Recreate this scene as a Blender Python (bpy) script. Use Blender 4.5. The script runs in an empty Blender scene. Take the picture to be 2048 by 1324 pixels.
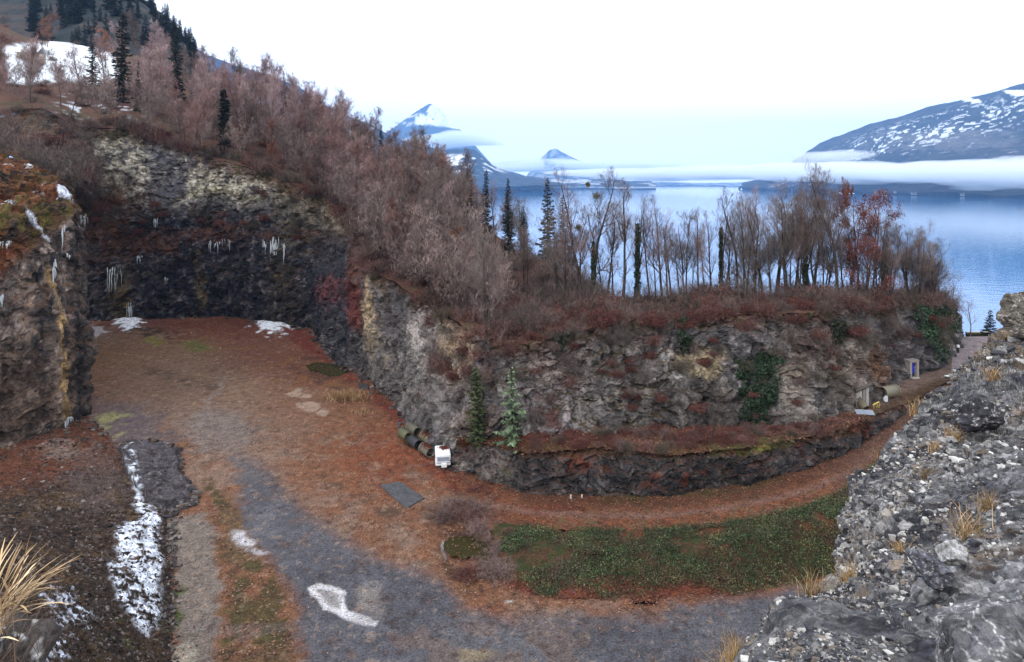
import bpy, math, random
import numpy as np
R = math.radians
S = bpy.context.scene
COL = S.collection

# ------------------------------------------------------------------ camera
F, CX, HY = 1334.0, 1024.0, 365.0          # focal length / centre / eye level, in pixels of the 2048 wide photograph
cam = bpy.data.cameras.new('camera'); camo = bpy.data.objects.new('camera', cam); COL.objects.link(camo)
cam.sensor_width = 36; cam.lens = 36*F/2048; cam.shift_y = -(662-HY)/2048
cam.clip_start = 0.2; cam.clip_end = 80000
camo.rotation_euler = (R(90), 0, 0); S.camera = camo
# ------------------------------------------------------------------ world: bright overcast
W = bpy.data.worlds.new('World'); S.world = W; W.use_nodes = True
nt = W.node_tree; nt.nodes.clear()
SUN_EL, SUN_ROT = 38, 40
sky = nt.nodes.new('ShaderNodeTexSky'); sky.sky_type = 'NISHITA'; sky.sun_disc = False
sky.sun_elevation = R(SUN_EL); sky.sun_rotation = R(SUN_ROT); sky.dust_density = 4
b1 = nt.nodes.new('ShaderNodeBackground'); b1.inputs[1].default_value = 0.12
b2 = nt.nodes.new('ShaderNodeBackground'); b2.inputs[0].default_value = (0.97, 0.985, 1.0, 1); b2.inputs[1].default_value = 2.0
mx = nt.nodes.new('ShaderNodeMixShader'); mx.inputs[0].default_value = 0.88
ow = nt.nodes.new('ShaderNodeOutputWorld')
nt.links.new(sky.outputs[0], b1.inputs[0]); nt.links.new(b1.outputs[0], mx.inputs[1]); nt.links.new(b2.outputs[0], mx.inputs[2])
nt.links.new(mx.outputs[0], ow.inputs[0])
sl = bpy.data.lights.new('sun', 'SUN'); so = bpy.data.objects.new('sun', sl); COL.objects.link(so)
sl.energy = 1.3; sl.angle = R(14); sl.color = (1, 0.96, 0.9)
so.rotation_euler = (R(90-SUN_EL), 0, R(180-SUN_ROT+180))
# ------------------------------------------------------------------ exposure / render
S.view_settings.view_transform = 'Standard'; S.view_settings.look = 'None'
S.view_settings.exposure = 0.26; S.view_settings.gamma = 1; S.view_settings.use_curve_mapping = False
cy = S.cycles
cy.max_bounces = 5; cy.diffuse_bounces = 3; cy.glossy_bounces = 2; cy.transmission_bounces = 3; cy.volume_bounces = 3
cy.transparent_max_bounces = 6; cy.use_denoising = True; cy.caustics_reflective = False; cy.caustics_refractive = False

# ------------------------------------------------------------------ helpers
DES = 0.10                                  # share of grey mixed into the colours: muted palette
def P(px, py, Y): return ((px-CX)/F*Y, Y, (HY-py)/F*Y)
def G(px, py, z=-33.0): return P(px, py, -z*F/(py-HY))
def lin(c, k=1.0):
    c = np.asarray(c, float)/255.0
    c = np.where(c <= 0.04045, c/12.92, ((c+0.055)/1.055)**2.4)*k
    g = c@np.array([.25, .6, .15]) if c.ndim == 1 else 0
    c = c*(1-DES)+g*DES
    return np.minimum(c*(0.62+0.28*c), 0.85)
def proj(p):
    y = np.maximum(p[..., 1], 0.1)
    return CX+F*p[..., 0]/y, HY-F*p[..., 2]/y
def _h(ix, iy, iz, seed):
    n = (ix.astype(np.uint32)*np.uint32(374761393)+iy.astype(np.uint32)*np.uint32(668265263)
         + iz.astype(np.uint32)*np.uint32(2246822519)+np.uint32((seed*3266489917) & 0xffffffff))
    n = (n ^ (n >> np.uint32(13)))*np.uint32(1274126177)
    n = (n ^ (n >> np.uint32(16)))*np.uint32(2654435761)
    n = n ^ (n >> np.uint32(15))
    return n.astype(np.float64)/4294967295.0
def vn(p, seed=0):
    i = np.floor(p).astype(np.int64); f = p-i; f = f*f*(3-2*f)
    r = 0
    for dx in (0, 1):
        for dy in (0, 1):
            for dz in (0, 1):
                w = (f[:, 0] if dx else 1-f[:, 0])*(f[:, 1] if dy else 1-f[:, 1])*(f[:, 2] if dz else 1-f[:, 2])
                r = r+w*_h(i[:, 0]+dx, i[:, 1]+dy, i[:, 2]+dz, seed)
    return r
def fbm(p, o=4, seed=0, g=0.5):
    a, s, t = 1.0, 0, 0; p = np.asarray(p, float)
    for k in range(o):
        s = s+a*vn(p, seed+k*7); t += a; a *= g; p = p*2.03+11.3
    return s/t
def worley(p, seed=0):
    i = np.floor(p).astype(np.int64); f1 = np.full(len(p), 9.0); f2 = f1.copy(); idr = np.zeros(len(p))
    for dx in (-1, 0, 1):
        for dy in (-1, 0, 1):
            for dz in (-1, 0, 1):
                c = i+np.array([dx, dy, dz])
                q = np.stack([_h(c[:, 0], c[:, 1], c[:, 2], seed+k) for k in (1, 2, 3)], 1)+c
                d = np.sqrt(((q-p)**2).sum(1)); m = d < f1
                f2 = np.where(m, f1, np.minimum(f2, d)); f1 = np.where(m, d, f1)
                idr = np.where(m, _h(c[:, 0], c[:, 1], c[:, 2], seed+9), idr)
    return f1, f2, idr
def sstep(a, b, x):
    t = np.clip((x-a)/(b-a), 0, 1); return t*t*(3-2*t)
def blob(px, py, cx, cy_, rx, ry, n=0.0, soft=0.45):
    d = np.sqrt(((px-cx)/rx)**2+((py-cy_)/ry)**2)+n
    return 1-sstep(1-soft, 1+soft, d)
def polysd(px, py, poly):
    poly = np.asarray(poly, float); n = len(poly); d = np.full(px.shape, 1e9); ins = np.zeros(px.shape, bool)
    for k in range(n):
        a, b = poly[k], poly[(k+1) % n]; e = b-a
        t = np.clip(((px-a[0])*e[0]+(py-a[1])*e[1])/(e@e+1e-9), 0, 1)
        d = np.minimum(d, np.hypot(px-a[0]-t*e[0], py-a[1]-t*e[1]))
        c = ((a[1] > py) != (b[1] > py)) & (px < (b[0]-a[0])*(py-a[1])/(b[1]-a[1]+1e-12)+a[0])
        ins ^= c
    return np.where(ins, d, -d)
def mixc(c, m, col, k=1.0):
    m = np.clip(m, 0, 1)[:, None]; k = k if np.isscalar(k) else k[:, None]; return c*(1-m)+lin(col)*k*m

def tag(o, label=None, cat=None, group=None, kind=None):
    if label: o['label'] = label
    if cat: o['category'] = cat
    if group: o['group'] = group
    if kind: o['kind'] = kind
    return o
def mesh_np(name, V, Q, mat, C=None, smooth=False):
    V = np.asarray(V, np.float32).reshape(-1, 3); Q = np.asarray(Q, np.int32)
    me = bpy.data.meshes.new(name); n = Q.shape[1]
    me.vertices.add(len(V)); me.vertices.foreach_set('co', V.ravel())
    me.loops.add(Q.size); me.loops.foreach_set('vertex_index', Q.ravel())
    me.polygons.add(len(Q)); me.polygons.foreach_set('loop_start', np.arange(len(Q), dtype=np.int32)*n)
    me.polygons.foreach_set('use_smooth', np.full(len(Q), smooth))
    if C is not None:
        at = me.color_attributes.new('Col', 'FLOAT_COLOR', 'POINT')
        C4 = np.ones((len(V), 4), np.float32); C4[:, :3] = np.asarray(C).reshape(-1, 3); at.data.foreach_set('color', C4.ravel())
    if mat: me.materials.append(mat)
    me.update(calc_edges=True); me.validate(); return me
def link(name, me, parent=None, loc=(0, 0, 0)):
    o = bpy.data.objects.new(name, me); COL.objects.link(o); o.location = loc
    if parent: o.parent = parent
    return o
class MB:
    def __init__(s): s.v = []; s.q = []; s.c = []; s.n = 0
    def add(s, V, Q, c=None):
        V = np.asarray(V, float).reshape(-1, 3); s.v.append(V); s.q.append(np.asarray(Q, int)+s.n); s.n += len(V)
        if c is None: c = (0.2, 0.2, 0.2)
        c = np.asarray(c, float); s.c.append(np.broadcast_to(c, (len(V), 3)) if c.ndim == 1 else c)
    def mesh(s, name, mat, smooth=False):
        return mesh_np(name, np.concatenate(s.v), np.concatenate(s.q), mat, np.concatenate(s.c), smooth)
    def box(s, x0, x1, y0, y1, z0, z1, c=None, f=None):
        V = np.array([[x, y, z] for z in (z0, z1) for y in (y0, y1) for x in (x0, x1)], float)
        if f: V = np.array([f(*p) for p in V])
        s.add(V, [[0, 2, 3, 1], [4, 5, 7, 6], [0, 1, 5, 4], [2, 6, 7, 3], [0, 4, 6, 2], [1, 3, 7, 5]], c)
        return s
def gridq(nv, nu):
    a = np.arange(nv*nu).reshape(nv, nu)
    return np.stack([a[:-1, :-1], a[:-1, 1:], a[1:, 1:], a[1:, :-1]], -1).reshape(-1, 4)
def resample(M, n, axis):
    k = M.shape[axis]; t = np.linspace(0, k-1, n); i = np.minimum(t.astype(int), k-2); f = (t-i)
    g = f*f*(3-2*f)*0.35+f*0.65
    A = np.take(M, i, axis); B = np.take(M, i+1, axis); sh = [1]*M.ndim; sh[axis] = n
    return A*(1-g.reshape(sh))+B*g.reshape(sh)
def loft(rows, nu, nv, arc=True):
    M = np.array(rows, float)                      # rows, cols, 3
    if arc:                                        # even spacing along the columns
        d = np.linalg.norm(np.diff(M, axis=1), axis=2).mean(0); y = M[:, :, 1].mean(0); w = d/np.maximum((y[1:]+y[:-1])/2, 1)
        t = np.r_[0, np.cumsum(w)]; tt = np.linspace(0, t[-1], nu)
        G_ = np.stack([np.stack([np.interp(tt, t, M[r, :, k]) for k in range(3)], -1) for r in range(len(M))])
    else: G_ = resample(M, nu, 1)
    for _ in range(max(1, nu//90)):
        H_ = G_.copy(); H_[:, 1:-1] = (G_[:, :-2]+2*G_[:, 1:-1]+G_[:, 2:])/4; G_ = H_
    return resample(G_, nv, 0)
def normals(Gd):
    du = np.gradient(Gd, axis=1); dv = np.gradient(Gd, axis=0); n = np.cross(du, dv)
    return n/np.maximum(np.linalg.norm(n, axis=2, keepdims=True), 1e-9)

# ------------------------------------------------------------------ materials
def new_mat(name):
    m = bpy.data.materials.new(name); m.use_nodes = True
    return m, m.node_tree, m.node_tree.nodes['Principled BSDF']
def mat_terrain(name, s1, s2, bump=0.6, rough=0.95, c1=0.45, c2=0.35, dist=0.15, spec=0.2, crack=0.0, csq=(1, 1, .6)):
    m, t, b = new_mat(name); N = t.nodes.new; L = t.links.new
    at = N('ShaderNodeAttribute'); at.attribute_name = 'Col'
    tc = N('ShaderNodeTexCoord')
    def noise(sc, det):
        n = N('ShaderNodeTexNoise'); n.inputs['Scale'].default_value = sc; n.inputs['Detail'].default_value = det
        n.inputs['Roughness'].default_value = 0.65; L(tc.outputs['Object'], n.inputs['Vector']); return n
    n1 = noise(s1, 6); n2 = noise(s2, 5)
    def mr(n, a):
        r = N('ShaderNodeMapRange'); r.inputs[1].default_value = 0.3; r.inputs[2].default_value = 0.7
        r.inputs[3].default_value = 1-a; r.inputs[4].default_value = 1+a; L(n.outputs[0], r.inputs[0]); return r
    r1, r2 = mr(n1, c1), mr(n2, c2)
    mu = N('ShaderNodeMath'); mu.operation = 'MULTIPLY'; L(r1.outputs[0], mu.inputs[0]); L(r2.outputs[0], mu.inputs[1])
    fac = mu.outputs[0]; hs = None
    if crack:                                      # broken facets: every fragment its own tone, tilt step and joint
        wv = N('ShaderNodeVectorMath'); wv.operation = 'SCALE'; wv.inputs['Scale'].default_value = 0.35/crack; L(n1.outputs['Color'], wv.inputs[0])
        av = N('ShaderNodeVectorMath'); L(tc.outputs['Object'], av.inputs[0]); L(wv.outputs[0], av.inputs[1])
        mp = N('ShaderNodeMapping'); mp.inputs['Rotation'].default_value = (R(18), R(-24), R(30)); mp.inputs['Scale'].default_value = tuple(1/v for v in csq); L(av.outputs[0], mp.inputs[0])
        for q_, amt in ((1.0, .32), (2.7, .26)):
            vo = N('ShaderNodeTexVoronoi'); vo.inputs['Scale'].default_value = crack*q_; L(mp.outputs[0], vo.inputs['Vector'])
            se = N('ShaderNodeSeparateColor'); L(vo.outputs['Color'], se.inputs[0])
            r_ = N('ShaderNodeMapRange'); r_.inputs[3].default_value = 1-amt; r_.inputs[4].default_value = 1+amt; L(se.outputs[0], r_.inputs[0])
            m_ = N('ShaderNodeMath'); m_.operation = 'MULTIPLY'; L(fac, m_.inputs[0]); L(r_.outputs[0], m_.inputs[1]); fac = m_.outputs[0]
            dt = N('ShaderNodeVectorMath'); dt.operation = 'DOT_PRODUCT'; sb_ = N('ShaderNodeVectorMath'); sb_.operation = 'SUBTRACT'; L(vo.outputs['Color'], sb_.inputs[0]); sb_.inputs[1].default_value = (.5, .5, .5)
            s2_ = N('ShaderNodeVectorMath'); s2_.operation = 'SUBTRACT'; L(mp.outputs[0], s2_.inputs[0]); L(vo.outputs['Position'], s2_.inputs[1]); L(sb_.outputs[0], dt.inputs[0]); L(s2_.outputs[0], dt.inputs[1])
            t2 = N('ShaderNodeMath'); t2.operation = 'MULTIPLY_ADD'; L(dt.outputs['Value'], t2.inputs[0]); t2.inputs[1].default_value = 3.0*crack; L(se.outputs[1], t2.inputs[2])
            if hs is None: hs = t2.outputs[0]
            else:
                a_ = N('ShaderNodeMath'); a_.operation = 'MULTIPLY_ADD'; L(t2.outputs[0], a_.inputs[0]); a_.inputs[1].default_value = .45; L(hs, a_.inputs[2]); hs = a_.outputs[0]
    vm = N('ShaderNodeVectorMath'); vm.operation = 'SCALE'; L(at.outputs['Color'], vm.inputs[0]); L(fac, vm.inputs['Scale'])
    L(vm.outputs[0], b.inputs['Base Color'])
    b.inputs['Roughness'].default_value = rough; b.inputs['Specular IOR Level'].default_value = spec
    ad = N('ShaderNodeMath'); ad.operation = 'ADD'; L(n1.outputs[0], ad.inputs[0]); L(n2.outputs[0], ad.inputs[1])
    if hs is not None:
        ad2 = N('ShaderNodeMath'); ad2.operation = 'ADD'; L(ad.outputs[0], ad2.inputs[0]); L(hs, ad2.inputs[1]); ad = ad2
    bp = N('ShaderNodeBump'); bp.inputs['Strength'].default_value = bump; bp.inputs['Distance'].default_value = dist
    L(ad.outputs[0], bp.inputs['Height']); L(bp.outputs[0], b.inputs['Normal'])
    return m
def mat_col(name, rough=0.8, var=0.25, sc=3.0, spec=0.2, trans=0.0):
    m, t, b = new_mat(name); N = t.nodes.new; L = t.links.new
    at = N('ShaderNodeAttribute'); at.attribute_name = 'Col'
    tc = N('ShaderNodeTexCoord'); n = N('ShaderNodeTexNoise'); n.inputs['Scale'].default_value = sc; n.inputs['Detail'].default_value = 4
    L(tc.outputs['Object'], n.inputs['Vector'])
    oi = N('ShaderNodeObjectInfo')
    a = N('ShaderNodeMapRange'); a.inputs[1].default_value = 0.3; a.inputs[2].default_value = 0.7; a.inputs[3].default_value = 1-var; a.inputs[4].default_value = 1+var
    L(n.outputs[0], a.inputs[0])
    a2 = N('ShaderNodeMapRange'); a2.inputs[3].default_value = 1-var*0.8; a2.inputs[4].default_value = 1+var*0.8; L(oi.outputs['Random'], a2.inputs[0])
    mu = N('ShaderNodeMath'); mu.operation = 'MULTIPLY'; L(a.outputs[0], mu.inputs[0]); L(a2.outputs[0], mu.inputs[1])
    vm = N('ShaderNodeVectorMath'); vm.operation = 'SCALE'; L(at.outputs['Color'], vm.inputs[0]); L(mu.outputs[0], vm.inputs['Scale'])
    L(vm.outputs[0], b.inputs['Base Color']); b.inputs['Roughness'].default_value = rough; b.inputs['Specular IOR Level'].default_value = spec
    return m
M_ground = mat_terrain('leafy_ground', 1.1, 6.0, 0.9, c1=0.3, c2=0.65, dist=0.14)
M_cliff = mat_terrain('quarry_rock', 0.5, 3.2, 1.0, c1=0.3, c2=0.45, dist=0.4, crack=0.55, csq=(1.1, 1.1, .9))
M_near = mat_terrain('scree_rock', 1.2, 11.0, 0.9, c1=0.25, c2=0.5, dist=0.13, crack=2.6, csq=(1.5, .9, .5))
M_far = mat_terrain('far_forest_slope', 0.006, 0.03, 0.6, c1=0.25, c2=0.4, dist=12)
M_bark = mat_col('bark', 0.9, 0.3, 2.0)
M_twig = mat_col('twigs', 0.9, 0.3, 0.6)
M_leaf = mat_col('leaves', 0.7, 0.3, 1.5)
M_paint = mat_col('weathered_surface', 0.6, 0.12, 4.0, 0.4)
M_stone = mat_terrain('loose_stone', 2.0, 14.0, 0.7, c1=0.3, c2=0.4, dist=0.03)
M_snow = mat_col('snow', 0.6, 0.06, 2.0, 0.4)
m, t, b = new_mat('ice'); M_ice = m
b.inputs["Base Color"].default_value = (0.42, 0.46, 0.5, 1); b.inputs['Roughness'].default_value = 0.25
b.inputs['Subsurface Weight'].default_value = 0.0; b.inputs['Specular IOR Level'].default_value = 0.5
def mat_water(name, base, sc, dist, rough, st=1.0):
    m, t, b = new_mat(name); N = t.nodes.new; L = t.links.new
    b.inputs['Base Color'].default_value = (*base, 1); b.inputs['Roughness'].default_value = rough; b.inputs['IOR'].default_value = 1.33
    tc = N('ShaderNodeTexCoord'); mp = N('ShaderNodeMapping'); mp.inputs['Scale'].default_value = (0.35, 1, 1); mp.inputs['Rotation'].default_value = (0, 0, R(-14))
    n = N('ShaderNodeTexNoise'); n.inputs['Scale'].default_value = sc; n.inputs['Detail'].default_value = 4
    L(tc.outputs['Object'], mp.inputs[0]); L(mp.outputs[0], n.inputs['Vector'])
    bp = N('ShaderNodeBump'); bp.inputs['Strength'].default_value = st; bp.inputs['Distance'].default_value = dist
    L(n.outputs[0], bp.inputs['Height']); L(bp.outputs[0], b.inputs['Normal'])
    return m
M_lake = mat_water('lake_water', (0.0, 0.11, 0.30), 0.22, 0.13, 0.04)
M_pool = mat_water('puddle_water', (0.035, 0.03, 0.012), 1.5, 0.02, 0.08, 0.4)

# ================================================================== SETTING
def surf(name, rows, nu, nv, mat, colf, dispf=None, smooth=False, arc=True, kind='structure'):
    g = loft(rows, nu, nv, arc); n = normals(g); p = g.reshape(-1, 3); nn = n.reshape(-1, 3)
    if dispf is not None:
        d = dispf(p, nn); p2 = p+d
    else: p2 = p
    n2 = normals(p2.reshape(g.shape)).reshape(-1, 3)
    px, py = proj(p)
    o = link(name, mesh_np(name, p2, gridq(nv, nu), mat, colf(p2, px, py, n2), smooth)); tag(o, kind=kind)
    return p2.reshape(g.shape)

def rock_disp(big=1.6, block=1.0, fine=0.35, sb=9.0, sk=(3.4, 3.4, 1.3), seed=1, strat=0.3):
    def f(p, n):
        w = p+(np.stack([fbm(p/4, 2, seed+k) for k in (20, 30, 40)], 1)-0.5)*3
        a = (fbm(p/sb, 3, seed)-0.5)*2*big
        f1, f2, cid = worley(w/np.array(sk), seed+3)
        g1, g2, cid2 = worley(w/np.array(sk)*2.3, seed+5)
        bl = (cid-0.5)*block+(cid2-0.5)*block*0.5-np.clip(0.04-(f2-f1), 0, 1)*block*2.5
        st = (np.abs(((w[:, 2]/1.9+fbm(p/6, 2, seed+9)*2) % 1)-0.5)-0.25)*strat*2
        fi = (fbm(p*1.1, 4, seed+11, .65)-0.5)*2*fine*1.2+(np.abs(fbm(w*np.array([.9, .9, .16]), 3, seed+13)-.5)-.1)*fine*3+(cid2-.5)*block*.25
        nh = n.copy(); nh[:, 2] *= 0.5; nh /= np.maximum(np.linalg.norm(nh, axis=1, keepdims=True), 1e-6)
        return nh*(a+bl+st+fi)[:, None]
    return f

# ---------------- quarry floor
GREY = [(476, 905), (555, 950), (590, 1005), (690, 1075), (740, 1110), (810, 1125), (880, 1160), (925, 1215), (1040, 1250), (1180, 1225), (1300, 1232),
        (1500, 1190), (1640, 1165), (1800, 1150), (1800, 1500), (590, 1500), (600, 1290), (590, 1210), (545, 1130), (490, 1070), (478, 990)]
VERGE = [(425, 960), (470, 1010), (520, 1100), (570, 1180), (585, 1260), (580, 1500), (430, 1500), (455, 1300), (470, 1180), (440, 1080)]
PATH = [(330, 1040), (420, 1020), (440, 1100), (450, 1230), (440, 1300), (430, 1500), (300, 1500), (345, 1300), (350, 1200), (340, 1120)]
LIME = [(613, 1176), (640, 1167), (672, 1174), (690, 1184), (688, 1205), (700, 1222), (755, 1240), (748, 1252), (700, 1243), (672, 1226), (650, 1222), (640, 1203), (622, 1190)]
def floor_col(p, px, py, n):
    q = p*np.array([1, 1, 0.0]); n1 = fbm(q/7, 4, 3)-0.5; n2 = fbm(q/1.6, 4, 5)-0.5; n3 = fbm(q/0.5, 3, 8)-0.5; n4 = fbm(q/16, 3, 18)-0.5
    wx = px+n1*90+n2*40; wy = py+n1*50+n2*24
    c = np.tile(lin((130, 88, 62)), (len(p), 1))
    c = mixc(c, sstep(-0.10, 0.2, n1+n2*0.5), (122, 72, 46))
    c = mixc(c, sstep(0.0, 0.3, n4+n2*0.6), (134, 108, 92))
    c = mixc(c, sstep(0.06, 0.28, -n4+n2)*0.75, (124, 84, 46))
    gz = blob(wx, wy, 400, 800, 190, 90, n2); c = mixc(c, gz*0.8, (128, 104, 88))
    c = mixc(c, blob(wx, wy, 300, 720, 170, 60, n2*1.5)*0.6, (120, 96, 74))
    c = mixc(c, blob(wx, wy, 440, 865, 70, 42, n2)*0.8, (124, 114, 110))
    c = mixc(c, blob(wx, wy, 230, 860, 110, 55, n2)*0.9, (98, 88, 92))
    c = mixc(c, blob(wx, wy, 560, 700, 120, 50, n2*2)*0.6, (110, 66, 54))
    c = mixc(c, blob(wx, wy, 400, 650, 330, 24, n2)*0.8, (108, 56, 42))
    c = mixc(c, sstep(-10, 14, polysd(wx, wy, [(560, 650), (625, 648), (640, 690), (700, 735), (800, 820), (900, 930), (1040, 985), (1100, 1030), (900, 990), (800, 860), (700, 760), (600, 700)]))*0.85, (112, 42, 28))
    c = mixc(c, blob(wx, wy, 800, 900, 110, 60, n2*2)*0.6, (135, 72, 40))
    # wheel tracks
    tr = np.abs(wx-(418-(wy-790)*0.42)); c = mixc(c, (1-sstep(5, 12, tr))*sstep(735, 770, py)*(1-sstep(850, 890, py))*0.7, (134, 122, 118))
    c = mixc(c, sstep(-22, 26, polysd(px+n1*60+n2*70+n3*20, py+n1*30+n2*40, GREY)), (93, 92, 99))
    gm = sstep(0, 30, polysd(wx, wy, GREY))
    c = mixc(c, gm*sstep(0.02, 0.22, n1-n2*0.4)*0.5, (112, 110, 116))
    c = mixc(c, gm*sstep(0.04, 0.25, -n1+n2*0.5)*0.5, (74, 73, 80))
    c = mixc(c, gm*sstep(0.14, 0.3, n4+n2*0.4)*0.4, (112, 108, 106))
    c = mixc(c, gm*sstep(0.2, 0.3, n2+n4)*0.35, (120, 92, 78))
    c = mixc(c, sstep(-10, 12, polysd(px+n2*70, py+n2*40, VERGE))*sstep(-0.25, 0.15, n2+n1+0.12), (106, 82, 56))
    c = mixc(c, .8*sstep(-4, 12, polysd(px+n2*70, py+n2*40, VERGE))*sstep(0.02, 0.2, n2-n1), (76, 70, 34))
    c = mixc(c, sstep(-10, 14, polysd(px+n2*60, py+n2*40, PATH)), (126, 114, 106))
    c = mixc(c, sstep(-4, 4, polysd(px+n2*20, py+n2*14, [(345, 1290), (378, 1278), (398, 1300), (400, 1500), (330, 1500)])), (150, 142, 128))
    c = mixc(c, blob(wx, wy, 345, 1210, 16, 40, n2)*0.9, (70, 88, 30))
    c = mixc(c, sstep(-3, 3, polysd(px+n2*16+n3*8, py+n2*10+n3*6, LIME)), (196, 194, 198))
    c = mixc(c, sstep(9, 13, polysd(px+n2*16+n3*8, py+n2*10+n3*6, LIME)), (150, 146, 146))
    c = mixc(c, blob(wx, wy, 730, 1195, 30, 30, n2)*0.7, (140, 132, 128))
    c = mixc(c, blob(wx, wy, 500, 1085, 20, 14, n2*2)*0.7, (196, 196, 204))
    c = mixc(c, blob(wx, wy, 640, 1250, 400, 14, n2*3)*0.3, (112, 110, 116))
    c = mixc(c, blob(wx, wy, 1030, 1209, 14, 4, n2)*0.9, (170, 165, 160))
    c = mixc(c, blob(px, wy, 950, 1318, 40, 12, n2)*0.7, (140, 124, 96))
    c = mixc(c, blob(wx, wy, 220, 838, 30, 16, n2*2)*0.8, (150, 146, 96))
    c = mixc(c, blob(wx, wy, 315, 686, 18, 9, n2)*0.8, (120, 112, 44)); c = mixc(c, blob(wx, wy, 382, 688, 22, 10, n2)*0.8, (98, 100, 40))
    c = mixc(c, blob(wx, wy, 300, 664, 42, 7, n2)*0.9, (56, 44, 24))
    for bx, by in ((305, 745), (357, 752), (402, 762), (655, 968), (770, 1020)): c = mixc(c, blob(wx, wy, bx, by, 20, 8, n2*2)*0.7, (84, 68, 58))
    for bx, by, rx, ry in ((590, 785, 16, 7), (615, 815, 22, 9), (644, 826, 12, 7), (612, 790, 12, 5)): c = mixc(c, blob(px, py, bx, by, rx, ry, n2*2, 0.2)*0.8, (168, 146, 128))
    for bx, by, rx, ry in ((255, 643, 26, 13), (546, 650, 30, 15), (185, 665, 26, 12)): c = mixc(c, blob(px, py, bx, by, rx, ry, n2*2.5+n3, 0.25)*(0.4 if bx == 185 else 1), (225, 228, 236), 1.15)
    c = mixc(c, blob(wx, wy, 935, 1098, 64, 42, n2*2)*.85, (66, 52, 36)); c = mixc(c, blob(wx, wy, 925, 1040, 60, 26, n2*2)*.7, (84, 56, 42)); c = mixc(c, blob(px, py, 890, 1095, 6, 16, n2*2)*.8, (150, 146, 146)); c = mixc(c, blob(wx, wy, 1290, 1198, 24, 12, n2)*.9, (40, 30, 26)); c = mixc(c, blob(wx, wy, 655, 740, 60, 26, n2*2)*.7, (74, 44, 30))  # includes the hole floor, painted near black for the shade inside it
    sp = sstep(0.16, 0.24, n3); c = mixc(c, sp*0.35, (165, 140, 120))
    c = mixc(c, sstep(0.14, 0.24, -n3)*0.5, (66, 46, 40))
    return c
rows = []
for py in np.concatenate([np.linspace(1480, 1000, 240), np.linspace(998, 700, 160), np.linspace(699, 618, 60)]):
    rows.append([G(px, py) for px in np.linspace(-120, 1850, 700)])
A = np.array(rows); p = A.reshape(-1, 3).copy(); px, py = proj(p)
p[:, 2] += (fbm(p/5, 4, 77)-0.5)*0.35+(fbm(p/0.8, 3, 78)-0.5)*0.14
for bx, by, rx, ry in ((255, 643, 26, 13), (546, 650, 30, 15)): p[:, 2] += blob(px, py, bx, by, rx, ry)*0.5
p[:, 2] -= blob(px, py, 932, 1097, 50, 34)*0.55+blob(px, py, 1290, 1197, 20, 11)*1.0+blob(px, py, 655, 738, 46, 16)*0.3
tag(link('quarry_ground', mesh_np('quarry_ground', p, gridq(*A.shape[:2]), M_ground, floor_col(p, px, py, None))), kind='structure')

# ---------------- ramp road, ivy bank
ramp_near = [(866, 984, -33.1), (905, 1006, -33.03), (960, 1040, -32.7), (1100, 1060, -32.1), (1300, 1062, -31.6), (1450, 1050, -31.2), (1600, 1018, -30.7), (1690, 982, -30.2), (1750, 930, -29.6), (1830, 862, -28.6), (1900, 800, -27.6), (1960, 745, -27)]
low_base = [(905, 935, -33.02), (925, 945, -33), (985, 968, -32.8), (1060, 988, -32.4), (1200, 992, -32.1), (1340, 993, -31.8), (1500, 967, -31.2), (1620, 937, -30.7), (1700, 905, -30.2), (1770, 860, -29.3), (1830, 818, -28.4), (1900, 765, -27.2)]
def up(l, dy, dz=0): return [G(a, b+dy, c+dz) for a, b, c in l]
def ramp_col(p, px, py, n):
    n1 = fbm(p/3, 4, 31)-0.5; n2 = fbm(p/0.8, 3, 32)-0.5
    c = np.tile(lin((126, 76, 46)), (len(p), 1)); c = mixc(c, sstep(0, 0.2, n1+n2*0.7), (106, 56, 32)); c = mixc(c, sstep(0.05, 0.25, n2-n1), (118, 90, 62)); c = mixc(c, sstep(.1, .2, fbm(p/.3, 3, 35)-.5)*.6, (70, 48, 34))
    nearL = np.interp(px, [a for a, b, z in ramp_near], [b for a, b, z in ramp_near]); farL = np.interp(px, [a for a, b, z in low_base], [b for a, b, z in low_base])
    t = (py-farL)/np.maximum(nearL-farL, 1)
    c = mixc(c, (1-sstep(0.0, 0.14, np.abs(t-0.55)+n2*0.2))*0.55*sstep(900, 1000, px), (128, 104, 96))
    c = mixc(c, (1-sstep(0.2, 0.45, t+n1*0.6))*sstep(1000, 1060, px)*0.85, (88, 52, 32)); c = mixc(c, (1-sstep(0.12, 0.4, t+n1*1.2))*sstep(1180, 1220, px)*sstep(-0.1, 0.2, n1)*(1-sstep(1500, 1600, px)), (62, 70, 26))
    c = mixc(c, sstep(1600, 1750, px+n1*100)*0.6, (112, 88, 76))
    c = mixc(c, sstep(0.75, 1.0, t+n1*0.4)*0.6*sstep(1050, 1150, px), (104, 60, 34))
    return c
def soft_disp(a, s, a2, s2, seed):
    def f(p, n): return np.stack([0*p[:, 0], 0*p[:, 0], (fbm(p/s, 3, seed)-0.5)*2*a+(fbm(p/s2, 3, seed+3)-0.5)*2*a2], 1)
    return f
RAMP = surf('road', [up(ramp_near, 0, 0.02), up(low_base, -6, 0.05)], 520, 70, M_ground, ramp_col, soft_disp(0.1, 4, 0.09, 0.7, 41))
bank_low = [(868, 986, -33.12), (930, 1034, -33.1), (992, 1085, -33.1), (1010, 1180, -33.08), (1120, 1198, -33.05), (1300, 1200, -33.05), (1450, 1190, -33.05), (1600, 1170, -33.05), (1690, 1140, -33.05), (1760, 1060, -33.05), (1850, 980, -33.05), (1960, 900, -33)]
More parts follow.
